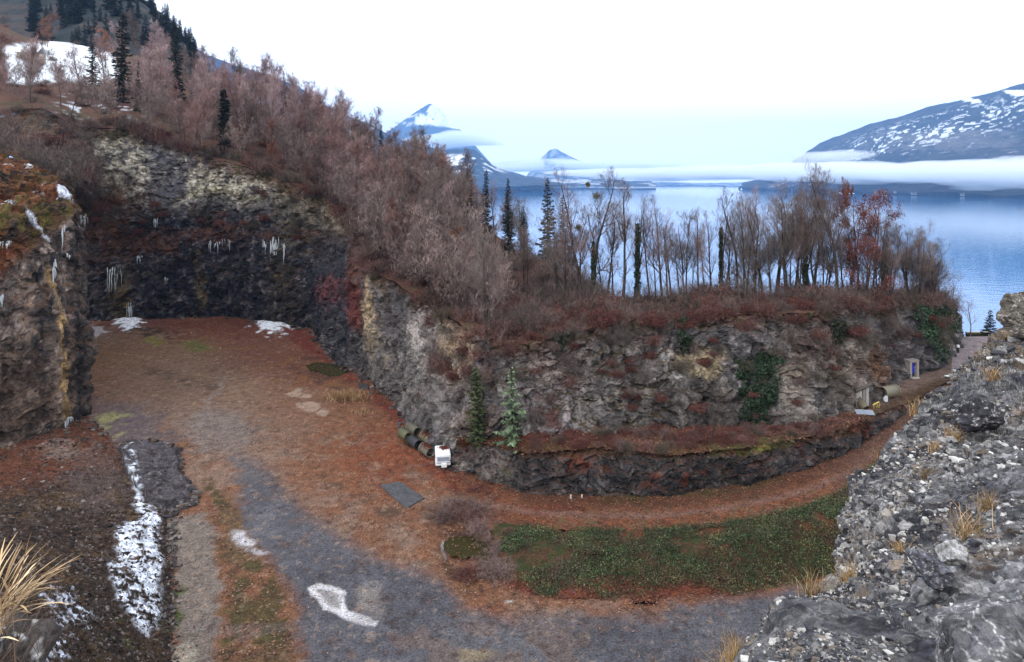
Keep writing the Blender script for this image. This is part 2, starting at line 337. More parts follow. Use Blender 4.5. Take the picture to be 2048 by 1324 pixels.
def bank_col(p, px, py, n):
    n1 = fbm(p/3, 4, 51)-0.5; n2 = fbm(p/0.7, 3, 52)-0.5
    c = np.tile(lin((84, 60, 40)), (len(p), 1)); c = mixc(c, sstep(-0.05, 0.15, n1+n2), (58, 64, 30)); c = mixc(c, sstep(0.08, 0.25, n2-n1), (102, 66, 44))
    c = mixc(c, sstep(1155, 1180, py+n1*60), (112, 58, 40)); c = mixc(c, (1-sstep(1060, 1080, py+n1*50))*0.8*(px > 1250), (104, 60, 34))
    c = mixc(c, (1-sstep(960, 1010, px+n1*80))*0.8, (92, 62, 46)); c = mixc(c, sstep(1160, 1195, py+n1*60+n2*30)*.8, (122, 72, 48)); return mixc(c, 1-sstep(965, 1035, px+n1*130+n2*60), (120, 80, 54))
bm1 = [tuple(0.55*np.array(G(*a))+0.45*np.array(G(*b))+np.array([0, 0, 0.5*min(1, k_/3)])) for k_, (a, b) in enumerate(zip(ramp_near, bank_low))]
BANK = surf('bank', [up(bank_low, 0), bm1, up(ramp_near, 0, 0.0)], 460, 120, M_ground, bank_col, soft_disp(0.35, 4, 0.2, 0.8, 61))

# ---------------- cliffs
base = [(100, 655, 155), (175, 645, 159), (300, 640, 161), (450, 634, 164), (560, 650, 155), (628, 660, 150), (660, 716, 125.5), (740, 762, 111), (830, 852, 90.4), (925, 947, 75.6)]
top = [(80, 215, 165), (165, 258, 167), (255, 258, 171), (400, 310, 171), (545, 350, 165), (650, 398, 160), (718, 470, 136), (748, 540, 118), (865, 615, 99), (955, 672, 84)]
foot2 = [(1060, 868, -28), (1200, 866, -28), (1340, 856, -28), (1500, 856, -27.9), (1640, 850, -27.7), (1715, 822, -27.5), (1800, 768, -27.1), (1870, 737, -27), (1914, 704, -27)]
top2 = [(1050, 690, 80), (1200, 655, 81.5), (1340, 640, 83), (1500, 632, 83.5), (1640, 625, 85), (1720, 618, 89), (1790, 610, 96), (1862, 600, 103), (1905, 622, 112)]
def tt(b, t, k, out=0.0):
    b, t = np.array(b), np.array(t); q = b*(1-k)+t*k; d = b-t; d[2] = 0; return q+d*out
B3 = [P(*q) for q in base]+[G(*q) for q in foot2]+[P(1922, 700, 150)]
T3 = [P(*q) for q in top]+[P(*q) for q in top2]+[P(1915, 640, 150)]
rowsC = [[np.array(b)+np.array([0, 0, -1.5]) for b in B3]]+[[tt(b, t, k, o) for b, t in zip(B3, T3)] for k, o in ((0.0, 0), (0.3, 0.12), (0.55, 0.16), (0.62, 0.02), (0.85, 0.1), (1, 0))]
def cliff_col(p, px, py, n):
    w = np.array([1, 1, 0.45]); n1 = fbm(p/6*w, 4, 101)-0.5; n2 = fbm(p/1.7, 4, 102)-0.5; n3 = fbm(p/0.7, 3, 104)-0.5; st = fbm(p*np.array([0.8, 0.8, 0.06]), 3, 103)-0.5
    wx = px+n1*70+n2*40; wy = py+n1*60+n2*40; e = n2*2.2+n1
    K = 1.35+.55*sstep(690, 760, px)
    c = np.tile(lin((78, 76, 77)), (len(p), 1))*K[:, None]
    front = sstep(900, 960, px)
    c = mixc(c, sstep(-0.05, 0.2, n1+n2*0.6), (106, 102, 101), K); c = mixc(c, sstep(0.02, 0.22, -n1+n2*0.5), (56, 53, 56), K)
    bk = 1-sstep(600, 720, wx)
    c = mixc(c, bk*sstep(400, 440, wy), (42, 41, 50), K); c = mixc(c, bk*sstep(400, 440, wy)*sstep(0.02, 0.2, n2+n1*0.5)*0.7, (66, 63, 70), K)
    u = bk*(1-sstep(390, 425, wy+n1*40)); c = mixc(c, u*0.9, (102, 98, 100), K)
    c = mixc(c, u*sstep(-0.1, 0.06, n1+n2*0.9+st*0.5)*0.95, (174, 168, 154), K); c = mixc(c, u*sstep(0.10, 0.2, n2+n3*0.4)*0.7, (196, 192, 182), K)
    c = mixc(c, u*sstep(0.06, 0.2, -n1+n2*0.4), (84, 82, 90), K)
    c = mixc(c, sstep(0.12, 0.25, n3+n2*0.6)*0.35, (150, 146, 148), K)
    c = mixc(c, sstep(0.12, 0.25, -n3-n2*0.6)*0.4, (34, 33, 38), K)
    for bx, by, rx, ry, col, s in (
        (430, 391, 90, 4, (110, 100, 54), .8), (230, 400, 55, 45, (88, 62, 42), .9), (200, 475, 60, 50, (86, 56, 40), .8), (300, 490, 50, 24, (96, 60, 42), .8), (420, 470, 90, 12, (88, 56, 44), .8),
        (160, 380, 40, 160, (84, 64, 44), .8), (130, 260, 50, 70, (76, 66, 50), .8),
        (240, 590, 32, 58, (78, 66, 44), .8), (397, 560, 9, 55, (104, 88, 60), .8), (570, 580, 22, 80, (64, 54, 42), .9), (258, 630, 14, 50, (112, 94, 50), .7),
        (610, 420, 60, 60, (112, 104, 88), .7), (680, 440, 26, 32, (172, 156, 128), .8), (640, 470, 60, 14, (96, 64, 52), .6),
        (672, 560, 50, 110, (50, 50, 60), .9), (655, 575, 26, 26, (118, 62, 62), .6), (705, 600, 18, 60, (110, 48, 34), .7), (720, 520, 22, 40, (104, 62, 44), .7),
        (742, 620, 16, 70, (168, 150, 120), .8), (790, 640, 30, 60, (76, 72, 74), .8), (850, 690, 34, 70, (162, 156, 152), .75), (905, 700, 26, 60, (160, 140, 112), .7), (770, 720, 40, 50, (98, 92, 90), .6), (820, 780, 50, 40, (112, 106, 104), .6),
        (900, 780, 50, 60, (104, 96, 94), .6), (890, 830, 24, 40, (128, 122, 122), .6), (985, 720, 30, 60, (56, 52, 60), .8), (1000, 690, 60, 30, (90, 72, 62), .6), (960, 850, 60, 40, (92, 66, 54), .5),
        (1130, 800, 90, 60, (126, 118, 120), .75), (1120, 730, 70, 50, (112, 98, 92), .6), (1240, 730, 60, 40, (68, 60, 56), .7), (1300, 800, 60, 50, (72, 64, 60), .7),
        (1400, 722, 50, 26, (150, 134, 104), .7), (1420, 800, 50, 50, (82, 74, 66), .6), (1600, 800, 60, 50, (116, 110, 104), .85), (1590, 752, 44, 24, (124, 114, 100), .6), (1545, 835, 30, 18, (112, 106, 102), .7),
        (1640, 700, 70, 50, (74, 62, 52), .7), (1700, 730, 40, 60, (88, 78, 68), .7), (1790, 670, 70, 60, (58, 54, 58), .8), (1830, 730, 40, 30, (54, 50, 52), .7), (1750, 720, 26, 40, (96, 66, 40), .7), (1715, 700, 6, 50, (150, 144, 138), .6)):
        c = mixc(c, blob(wx, wy, bx, by, rx, ry, e, 0.5)*s*sstep(-0.28, 0.1, n2+n3*0.5+0.08), col, K)
    # water stains running down the face
    c = mixc(c, sstep(0.1, 0.25, st+n1*0.3)*0.35, (36, 34, 38), K); c = mixc(c, sstep(0.12, 0.28, -st)*0.3*front, (130, 122, 116), K)
    # leaf litter and moss lodged on ledges
    led = sstep(0.6, 0.85, np.abs(n[:, 2])+n2*0.7)*sstep(-0.12, 0.1, n1)
    c = mixc(c, led*0.6, (100, 62, 46)); c = mixc(c, led*sstep(0.05, 0.2, n1), (84, 72, 40))
    c = mixc(c, front*sstep(0.18, 0.3, fbm(p/2.5, 3, 107)-0.5+n3*0.3)*0.6, (112, 54, 36), 1.0)
    topm = sstep(0.86, 1.0, 1-(py-np.interp(px, TPX, TPY))/220.0+n1*0.3+n2*0.15)
    c = mixc(c, topm*0.85, (92, 62, 48), 1.1); c = mixc(c, topm*sstep(0.02, 0.15, n2), (70, 64, 40), 1.1)
    return c
TPX = [q[0] for q in top]+[q[0] for q in top2]; TPY = [q[1] for q in top]+[q[1] for q in top2]
CL = surf('cliff', rowsC, 1000, 230, M_cliff, cliff_col, rock_disp(1.3, 1.0, 0.5, sk=(2.6, 2.6, 2.4), seed=11, strat=.1))
# lower wall under the bench
low_top = [(915, 880, 77.5), (935, 878, 77), (990, 890, 74), (1060, 905, 71.6), (1200, 893, 70.8), (1340, 908, 69.3), (1500, 893, 71), (1620, 872, 73.2), (1700, 850, 75.6), (1762, 823, 80), (1825, 800, 85.6), (1900, 757, 91.5)]
LB = [np.array(G(*q)) for q in low_base]; LT = [np.array(P(*q)) for q in low_top]
def low_col(p, px, py, n):
    n1 = fbm(p/3.5, 4, 121)-0.5; n2 = fbm(p/1.1, 4, 122)-0.5; n3 = fbm(p/0.45, 3, 123)-0.5
    K = 1.3; c = np.tile(lin((62, 60, 62), K), (len(p), 1)); c = mixc(c, sstep(0, .2, n1+n2*.7), (88, 84, 84), K); c = mixc(c, sstep(.02, .2, -n1+n2*.5), (36, 35, 38), K)
    d = py-np.interp(px, [q[0] for q in low_top], [q[1] for q in low_top])
    c = mixc(c, blob(px, py, 960, 930, 50, 40, n2*2)*0.7, (124, 116, 112), K)
    c = mixc(c, sstep(1250, 1350, px)*(1-sstep(1520, 1600, px))*0.6, (38, 37, 38), K)
    c = mixc(c, (1-sstep(6, 20, d+n1*40+n2*20))*0.85, (86, 60, 40)); c = mixc(c, (1-sstep(4, 22, d+n2*30))*sstep(1400, 1440, px)*(1-sstep(1540, 1620, px))*0.9, (84, 92, 24))
    c = mixc(c, sstep(0.1, 0.2, n1)*sstep(0, 0.2, n2)*0.7, (78, 82, 30)); c = mixc(c, sstep(0.13, .25, -n1+n2)*.6, (112, 54, 34)); c = mixc(c, sstep(.15, .25, n3)*.3, (140, 136, 134), K)
    led = sstep(0.6, 0.85, np.abs(n[:, 2])+n2*0.5); return mixc(c, led*0.5, (100, 60, 42))
surf('rock_wall', [[q+np.array([0, 0, -1]) for q in LB], LB, [tt(a, c_, .5, .25) for a, c_ in zip(LB, LT)], [tt(a, c_, .9, .1) for a, c_ in zip(LB, LT)], LT], 620, 76, M_cliff, low_col, rock_disp(0.4, 0.55, 0.2, 5, (1.6, 1.6, .8), 71, .25))
# bench with track
foot_bench = [(930, 868, 80), (960, 866, 79.5), (1010, 866, 78)]
FB = [np.array(P(*q))+np.array([0, 0.6, 0]) for q in foot_bench]+[np.array(G(*q))+np.array([0, 1.2, 0]) for q in foot2]
def bench_col(p, px, py, n):
    n1 = fbm(p/3, 4, 131)-0.5; n2 = fbm(p/0.8, 3, 132)-0.5
    c = np.tile(lin((114, 54, 32)), (len(p), 1)); c = mixc(c, sstep(0, .2, n1+n2), (88, 46, 30)); c = mixc(c, sstep(.1, .2, fbm(p/.3, 3, 135)-.5)*.6, (60, 40, 30)); c = mixc(c, sstep(.06, .24, n2-n1), (98, 70, 40))
    lt = np.interp(px, [q[0] for q in low_top], [q[1] for q in low_top]); c = mixc(c, (1-sstep(6, 30, lt-py+n1*40))*.8, (82, 66, 34))
    c = mixc(c, (1-sstep(4, 18, lt-py+n2*30))*sstep(1410, 1440, px)*(1-sstep(1530, 1600, px)), (84, 88, 36))
    tr = sstep(1728, 1765, px+n1*40-(py-790)*0.5); c = mixc(c, tr, (112, 92, 82)); c = mixc(c, tr*sstep(0, .2, n2), (94, 76, 66)); c = mixc(c, sstep(1895, 1935, px+n1*40), (126, 114, 118))
    return mixc(c, tr*(1-sstep(8, 24, lt-py+n2*40))*(py > 760), (80, 58, 38))
bl_ = [q+np.array([0, -0.3, 0.05]) for q in LT]
FBm = FB+[]
BENCH = surf('track', [bl_, [tt(a, b, .5)+np.array([0, 0, .15]) for a, b in zip(bl_, FBm)], FBm], 520, 64, M_ground, bench_col, soft_disp(0.15, 4, 0.14, 0.8, 81))
# end of the track by the lake
def end_col(p, px, py, n):
    n2 = fbm(p/0.8, 3, 142)-0.5; c = np.tile(lin((134, 122, 126)), (len(p), 1)); return mixc(c, sstep(0, .2, n2)*.5, (104, 92, 94))
surf('track', [[G(1895, 768, -27.1), G(1960, 745, -27.05), G(2120, 745, -27)], [G(1866, 734, -27), G(1960, 725, -26.95), G(2120, 715, -26.9)], [G(1905, 697, -26.6), G(1960, 690, -26.6), G(2120, 690, -26.6)], [G(1890, 673.5, -26.5), G(1960, 672.5, -26.5), G(2140, 672, -26.5)]], 90, 90, M_ground, end_col, soft_disp(.05, 4, .04, .6, 83))

# ---------------- hillside above the cliffs
hill = [  # top is shared with the cliff; mid, ridge
    ((-160, 245, 150), (-160, 120, 215), (-160, -40, 330)),
    ((80, 215, 165), (75, 170, 230), (60, 78, 330)), ((165, 258, 167), (150, 178, 235), (150, 88, 330)), ((255, 258, 171), (270, 195, 230), (290, 112, 320)),
    ((400, 310, 171), (420, 235, 220), (430, 172, 290)), ((545, 350, 165), (560, 280, 210), (570, 225, 260)), ((650, 398, 160), (660, 325, 200), (670, 278, 240)),
    ((718, 470, 136), (735, 378, 180), (750, 315, 225)), ((748, 540, 118), (775, 435, 160), (800, 345, 215)), ((865, 615, 99), (872, 512, 130), (890, 395, 190)),
    ((955, 672, 84), (962, 590, 105), (985, 465, 150)), ((1050, 690, 80), (1055, 618, 95), (1075, 530, 125)), ((1200, 655, 81.5), (1200, 612, 92), (1200, 588, 105)),
    ((1340, 640, 83), (1340, 607, 92), (1340, 592, 102)), ((1500, 632, 83.5), (1500, 606, 92), (1500, 594, 102)), ((1640, 625, 85), (1640, 605, 93), (1640, 596, 103)),
    ((1720, 618, 89), (1720, 605, 96), (1720, 600, 104)), ((1790, 610, 96), (1795, 605, 101), (1800, 604, 107)), ((1862, 600, 103), (1866, 604, 108), (1870, 612, 112)), ((1905, 622, 112), (1908, 628, 114), (1910, 636, 117))]
T_, Mi, Ri = ([np.array(P(*h[k])) for h in hill] for k in range(3))
Bk = [r+(np.array([r[0]/r[1]*60, 60, -18]) if h[2][0] < 700 else np.array([r[0]/r[1]*50, 50, -64])) for r, h in zip(Ri, hill)]
def hill_col(p, px, py, n):
    n1 = fbm(p/9, 4, 151)-0.5; n2 = fbm(p/2, 3, 152)-0.5; c = np.tile(lin((104, 70, 56)), (len(p), 1)); c = mixc(c, sstep(0, .2, n1+n2*.5), (86, 56, 46)); c = mixc(c, sstep(.05, .25, n2-n1), (92, 80, 56))
    sn = sstep(-6, 6, polysd(px+n1*24+n2*10, py+n1*12+n2*6, [(10, 95), (100, 82), (160, 88), (225, 108), (235, 150), (200, 165), (120, 165), (20, 168)])); c = mixc(c, sn, (232, 238, 246))
    c = mixc(c, sstep(.12, .2, n2)*sstep(90, 150, px)*(1-sstep(260, 300, px))*(1-np.abs(py-215)/40).clip(0, 1), (220, 226, 236))
    return c
HILL = surf('hillside', [[t+np.array([0, 1.2, -0.6]) for t in T_], T_, Mi, Ri, Bk], 520, 150, M_ground, hill_col, soft_disp(0.8, 10, 0.35, 2.5, 91))
# far-left conifer hill behind the snow meadow
bh = [[P(-260, 160, 420), P(60, 120, 420), P(160, 112, 420), P(260, 118, 410), P(330, 125, 400), P(420, 190, 380)], [P(-260, -10, 520), P(60, 30, 520), P(160, 20, 520), P(250, -2, 520), P(330, 50, 500), P(420, 160, 470)],
      [P(-260, -120, 640), P(60, -60, 640), P(160, -40, 640), P(250, -30, 620), P(345, 45, 600), P(440, 165, 560)]]
BH = surf('hill', bh, 120, 60, M_ground, lambda p, px, py, n: mixc(np.tile(lin((46, 54, 56)), (len(p), 1)), sstep(0, .15, fbm(p/14, 4, 97)-.5), (74, 66, 64)), soft_disp(3, 20, 1, 6, 95))

# ---------------- left rock pillar with its leafy top and the gully behind
lb = [(-140, 960, 74), (0, 897, 83), (90, 872, 86.5), (150, 842, 92.3), (176, 826, 95.4), (165, 790, 112), (120, 700, 150)]
lt_ = [(-140, 440, 80), (0, 450, 88), (80, 430, 92), (128, 405, 97), (150, 430, 99), (145, 400, 114), (100, 330, 150)]
lu = [(-140, 300, 104), (0, 300, 112), (50, 318, 114), (105, 352, 114), (128, 376, 113), (125, 350, 125), (100, 300, 152)]
LBp, LTp, LUp = ([np.array(P(*q)) for q in l] for l in (lb, lt_, lu))
def left_col(p, px, py, n):
    w = np.array([1, 1, .35]); n1 = fbm(p/5*w, 4, 161)-0.5; n2 = fbm(p/1.5, 4, 162)-0.5; n3 = fbm(p/.6, 3, 163)-.5; st = fbm(p*np.array([.9, .9, .05]), 3, 164)-.5
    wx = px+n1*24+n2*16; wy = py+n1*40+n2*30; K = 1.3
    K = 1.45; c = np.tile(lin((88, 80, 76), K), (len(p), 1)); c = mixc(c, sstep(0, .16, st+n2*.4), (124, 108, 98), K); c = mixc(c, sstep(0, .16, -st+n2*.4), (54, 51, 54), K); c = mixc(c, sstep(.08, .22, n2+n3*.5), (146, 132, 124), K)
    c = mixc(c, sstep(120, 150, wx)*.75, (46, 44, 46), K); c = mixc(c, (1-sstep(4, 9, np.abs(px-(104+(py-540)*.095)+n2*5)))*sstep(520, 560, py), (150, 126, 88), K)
    veg = 1-sstep(530, 580, wy+np.maximum(px, 0)*.95); c = mixc(c, veg, (112, 74, 44)); c = mixc(c, veg*sstep(.0, .2, n2+n1), (118, 66, 40)); c = mixc(c, veg*sstep(.02, .2, n2-n1), (98, 92, 44)); c = mixc(c, veg*sstep(.1, .22, -n1-n2), (64, 58, 54))
    c = mixc(c, sstep(.4, .65, n[:, 2]+n2*.4)*.5, (110, 74, 44)); c = mixc(c, sstep(.16, .24, n2)*sstep(.02, .15, n1)*(1-sstep(480, 520, py)), (224, 230, 238))
    sn = (1-sstep(3, 8, np.abs(py-(425+(px-55)*1.15))+n2*14))*sstep(50, 58, px)*(1-sstep(96, 106, px)); sn = np.maximum(sn, (1-sstep(3, 7, np.abs(py-(375+(px-112)*1.2))+n2*12))*sstep(108, 114, px)*(1-sstep(138, 146, px)))
    c = mixc(c, sn*.9, (214, 220, 232))
    return mixc(c, blob(wx, wy, 40, 800, 60, 80, n2*2)*.5, (104, 84, 70), K)
LEFT = surf('cliff', [[q+np.array([0, 0, -1.5]) for q in LBp], LBp, [tt(a, b, .35, .25) for a, b in zip(LBp, LTp)], [tt(a, b, .8, .2) for a, b in zip(LBp, LTp)], LTp, [tt(a, b, .5)+np.array([0, 0, .8]) for a, b in zip(LTp, LUp)], LUp], 330, 330, M_cliff, left_col, rock_disp(1.2, .9, .35, 6, (2., 2., 2.6), 21, .15))
gl = [np.array(P(*q)) for q in ((-170, 245, 150), (-60, 235, 156), (30, 225, 162), (80, 215, 166), (165, 258, 168), (180, 300, 167), (180, 420, 162))]
def gully_col(p, px, py, n):
    n1 = fbm(p/6, 4, 171)-.5; n2 = fbm(p/1.6, 3, 172)-.5; c = np.tile(lin((92, 76, 62)), (len(p), 1)); c = mixc(c, sstep(0, .2, n1), (78, 70, 66)); return mixc(c, sstep(.03, .2, n2), (104, 72, 48))
GUL = surf('gully', [LUp, [tt(a, b, .5)-np.array([0, 0, 3]) for a, b in zip(LUp, gl)], gl], 140, 70, M_cliff, gully_col, rock_disp(1.6, .6, .4, 8, seed=25))

# ---------------- left scree slope
sb = [[(176, 832, -33.05), (95, 866, -32.4), (-90, 935, -31.5)], [(236, 880, -33.05), (110, 930, -31.6), (-90, 985, -30)], [(330, 1010, -33.05), (150, 1040, -30.6), (-90, 1062, -27)], [(340, 1120, -33.05), (170, 1140, -29.6), (-90, 1150, -24)],
      [(346, 1230, -33.05), (170, 1240, -28.2), (-90, 1250, -21)], [(345, 1340, -33.05), (170, 1350, -26.6), (-90, 1360, -18)], [(340, 1480, -33.05), (150, 1500, -25), (-90, 1520, -15)]]
SNOWL = [(250, 905), (268, 960), (292, 1008), (318, 1020), (326, 1080), (330, 1180), (318, 1240), (280, 1255), (240, 1200), (224, 1150), (235, 1070), (272, 1050), (280, 1000)]
def scree_col(p, px, py, n):
    n1 = fbm(p/4, 4, 181)-.5; n2 = fbm(p/.9, 4, 182)-.5; n3 = fbm(p/.35, 3, 183)-.5
    c = np.tile(lin((78, 60, 48)), (len(p), 1)); c = mixc(c, sstep(0, .2, n1+n2), (62, 46, 40)); c = mixc(c, sstep(.05, .2, n2-n1), (98, 74, 46)); c = mixc(c, sstep(.1, .22, n3+n2*.4)*.6, (118, 106, 100)); c = mixc(c, sstep(.1, .22, -n3)*.5, (38, 32, 30))
    c = mixc(c, (1-sstep(960, 1010, py+n1*60+px*.2))*.75, (118, 68, 46)); c = mixc(c, sstep(1120, 1200, py+n1*90)*.5, (56, 46, 40))
    c = mixc(c, blob(px+n1*60, py+n1*30, 120, 900, 50, 16, n2)*.7, (146, 128, 120)); c = mixc(c, blob(px+n1*40, py, 190, 960, 60, 60, n2*2)*.6, (110, 94, 90))
    c = mixc(c, sstep(1190, 1240, py)*sstep(180, 260, px)*sstep(-.02, .15, n2+n1)*.8, (74, 78, 34))
    sn = sstep(-8, 8, polysd(px+n1*50+n2*22, py+n1*36+n2*20, SNOWL))*sstep(-.2, -.06, n2*1.6+n3+.04); c = mixc(c, sn, (226, 232, 244), 1.1)
    s2 = np.maximum.reduce([blob(px, py, a, b, 34, 22, n2*4, .3) for a, b in ((115, 1195), (150, 1225), (60, 1290), (20, 1300), (110, 1260), (95, 1300))])*sstep(-.05, .1, n3+n2); c = mixc(c, s2, (222, 228, 242))
    return c
def scree_disp(p, n):
    f1, f2, cid = worley(p/.75, 201); g1, g2, c2 = worley(p/.33, 207)
    d = (fbm(p/5, 3, 202)-.5)*1.1+(cid-.5)*.3*np.clip(f2-f1, 0, .5)*2+(c2-.5)*.16+(fbm(p/.5, 3, 203)-.5)*.16
    x, y = proj(p); d = d+sstep(-6, 10, polysd(x+(fbm(p/4, 4, 181)-.5)*50, y, SNOWL))*.14
    return np.stack([0*d, 0*d, d], 1)
SCREE = surf('scree_slope', [[G(*sb[j][i]) for j in range(len(sb))] for i in range(3)], 420, 300, M_near, scree_col, scree_disp, arc=False)
# gravel tongue at the foot of it
tp = [(236, 900), (262, 884), (290, 880), (330, 890), (352, 905), (362, 940), (376, 975), (392, 990), (385, 1005), (352, 1022), (330, 1030), (300, 1015), (272, 985), (248, 940)]
cen = np.array(G(310, 955, -32.3)); _j = np.random.default_rng(4); tp = [(a*(1-t_)+c_*t_+_j.normal(0, 3.5), b*(1-t_)+d_*t_+_j.normal(0, 2.5)) for (a, b), (c_, d_) in zip(tp, tp[1:]+tp[:1]) for t_ in (0, .33, .66)]
ring = np.array([G(a, b, -33.1) for a, b in tp]+[G(*tp[0], -33.1)]); rin = cen+(ring-cen)*np.array([.86, .86, 0])+np.array([0, 0, .1])
def tongue_col(p, px, py, n):
    n2 = fbm(p/.8, 4, 191)-.5; n3 = fbm(p/.3, 3, 192)-.5; c = np.tile(lin((92, 86, 92)), (len(p), 1)); c = mixc(c, sstep(0, .2, n2), (78, 70, 74)); c = mixc(c, sstep(.1, .2, n3)*.6, (140, 134, 136))
    return mixc(c, sstep(.0, .1, n2+.05)*(1-sstep(4, 16, np.abs(px-(258+(py-900)*.22)))), (224, 230, 242))
surf('gravel_mound', [ring, rin, cen+(ring-cen)*.4+np.array([0, 0, .25]), np.tile(cen+np.array([0, 0, .3]), (len(ring), 1))], 200, 60, M_near, tongue_col, scree_disp, arc=False)

# ---------------- right foreground rock slope
sil = [(1470, 1400, 8.6), (1490, 1330, 9.2), (1530, 1285, 10), (1552, 1218, 11), (1600, 1208, 11.8), (1650, 1196, 12.8), (1694, 1150, 13.6), (1676, 1105, 14.5), (1690, 1040, 16), (1708, 975, 17.6), (1760, 925, 19), (1800, 885, 20.5), (1838, 850, 22), (1900, 768, 26), (1955, 698, 31), (2005, 662, 35), (2120, 610, 38)]
out = [(1700, 1900, 3.2), (1760, 1850, 3.3), (1830, 1800, 3.4), (1900, 1750, 3.6), (2000, 1700, 3.8), (2100, 1650, 4.0), (2200, 1600, 4.2), (2260, 1540, 4.5), (2330, 1480, 4.8), (2400, 1400, 5.2), (2420, 1320, 5.8), (2440, 1240, 6.6), (2460, 1160, 7.6), (2480, 1060, 9.5), (2480, 940, 12.5), (2480, 820, 17), (2480, 700, 22)]
SI = [np.array(P(*q)) for q in sil]; OU = [np.array(P(*q)) for q in out]
M1 = [tt(a, b, .3)+np.array([0, 0, .35]) for a, b in zip(SI, OU)]; M2 = [tt(a, b, .65)+np.array([0, 0, .2]) for a, b in zip(SI, OU)]
SK = [a+np.array([a[0]/a[1]*.7+.4, 1.2, -2.5]) for a in SI]; SK2 = [a+np.array([1.5, 3.5, -12]) for a in SI]
def near_w(p):
    w = p+(np.stack([fbm(p/1.5, 2, 220+k) for k in (0, 3, 6)], 1)-.5)*.9
    return w@np.array([[.8, -.3, .5], [.3, .9, .2], [-.5, .1, .85]])
def near_col(p, px, py, n):
    n1 = fbm(p/2.2, 4, 211)-.5; n2 = fbm(p/.5, 4, 212)-.5; n3 = fbm(p/.14, 3, 213)-.5; w = near_w(p)
    f1, f2, a = worley(w/np.array([.42, .3, .2]), 237); g1, g2, b_ = worley(w/np.array([.17, .13, .09]), 247)
    v = np.abs(fbm(w*np.array([.9, .9, 2.4]), 4, 214)-.5); v2 = np.abs(fbm(w*np.array([3.1, 2.2, 1.2]), 3, 219)-.5)
    c = np.tile(lin((122, 121, 124)), (len(p), 1)); c = mixc(c, sstep(0, .2, n1+n2*.6), (148, 146, 148)); c = mixc(c, sstep(.02, .2, -n1+n2*.5), (64, 63, 71))
    fr = sstep(-.12, .12, n1+n2*.5+.02)
    c = mixc(c, fr*sstep(.55, .95, a)*.7, (150, 148, 150)); c = mixc(c, fr*sstep(.45, .05, a)*.75, (48, 47, 54)); c = mixc(c, fr*sstep(.72, .9, b_)*.75, (182, 180, 178)); c = mixc(c, fr*sstep(.3, .1, b_)*.6, (44, 43, 48))
    e1, e2, _ = worley(w*np.array([1.3, 2.2, 3.4])+n2[:, None]*.5, 261); c = mixc(c, (1-sstep(.012, .035, e2-e1))*.7*sstep(-.05, .1, n1+n3*.5), (206, 204, 202)); c = mixc(c, (1-sstep(.0, .008, v))*.5*sstep(.0, .1, -n1), (196, 194, 194))
    c = mixc(c, sstep(.14, .24, -n2-n3*.6)*.6, (40, 39, 43))
    c = mixc(c, (1-sstep(760, 860, py+n1*80))*sstep(.0, .2, n1+n2)*.7, (120, 104, 84)); c = mixc(c, sstep(.06, .18, n1+n3*.4)*sstep(-.05, .1, n2)*.55, (108, 84, 58))
    c = mixc(c, (1-sstep(6, 30, np.abs(px-1700)))*sstep(960, 1000, py)*(1-sstep(1140, 1170, py))*.6, (166, 162, 160)); return mixc(c, sstep(1590, 1540, px)*.4, (150, 146, 146))
def near_disp(p, n):
    w = near_w(p); f1, f2, a = worley(w/np.array([2.2, 1.3, .8]), 231); g1, g2, b_ = worley(w/np.array([.42, .3, .2]), 237); h1, h2, d_ = worley(w/np.array([.17, .13, .09]), 247)
    sc = np.clip(p[:, 1]/14, .35, 1.5); rug = .35+.65*sstep(-.1, .1, fbm(p/2.2, 4, 211)-.5)
    d = (fbm(p/5, 3, 242)-.5)*1.3+((a-.5)*.2*sstep(0, .25, f2-f1)-np.clip(.06-(f2-f1), 0, 1)*.8)*sc+((b_-.5)*.11*sstep(0, .15, g2-g1)*sc+(d_-.5)*.05*sc)*rug+(fbm(p/.3, 3, 243)-.5)*.1+(fbm(p/1.1, 4, 245, .6)-.5)*.34*sc+(np.abs(fbm(w*np.array([.8, 2, 5]), 3, 249)-.5)-.1)*-.3*sc
    n = n*np.sign(n[:, 2:3]+1e-9); n = n+np.array([0, 0, .6]); n /= np.linalg.norm(n, axis=1, keepdims=True)
    return n*d[:, None]
SK3 = [np.array([a[0]+5, a[1]+9, -35]) for a in SI]
surf('rock_slope', [SK3, [(a+b)/2+np.array([0, -.5, 1.]) for a, b in zip(SK3, SK2)], SK2], 160, 60, M_cliff, near_col, rock_disp(.8, .6, .3, seed=93), arc=False)
NEAR = surf('rock_slope', [SK2, SK, SI, M1, M2, OU], 680, 700, M_near, near_col, near_disp, arc=False)

surf('hillside', [[P(a, 673.5, 119.4) for a in (1880, 1960, 2050, 2140, 2500)], [(x_, 160., -48.) for x_ in (60, 85, 100, 115, 160)], [(x_, 240., -82.) for x_ in (60, 90, 110, 130, 190)]], 90, 50, M_ground, bench_col, soft_disp(.4, 8, .2, 2, 85))
xs, ys = np.meshgrid(np.linspace(-170, 190, 150), np.linspace(-70, 133, 90)); pg = np.stack([xs.ravel(), ys.ravel(), -33.5+0*xs.ravel()], 1); pg[:, 2] -= 8*sstep(118, 133, pg[:, 1])
tag(link('ground', mesh_np('ground', pg, gridq(90, 150), M_ground, floor_col(pg*np.array([1, 1, 0])+np.array([0, 0, -33.]), np.full(len(pg), 5000.), np.full(len(pg), 5000.), None))), kind='structure')
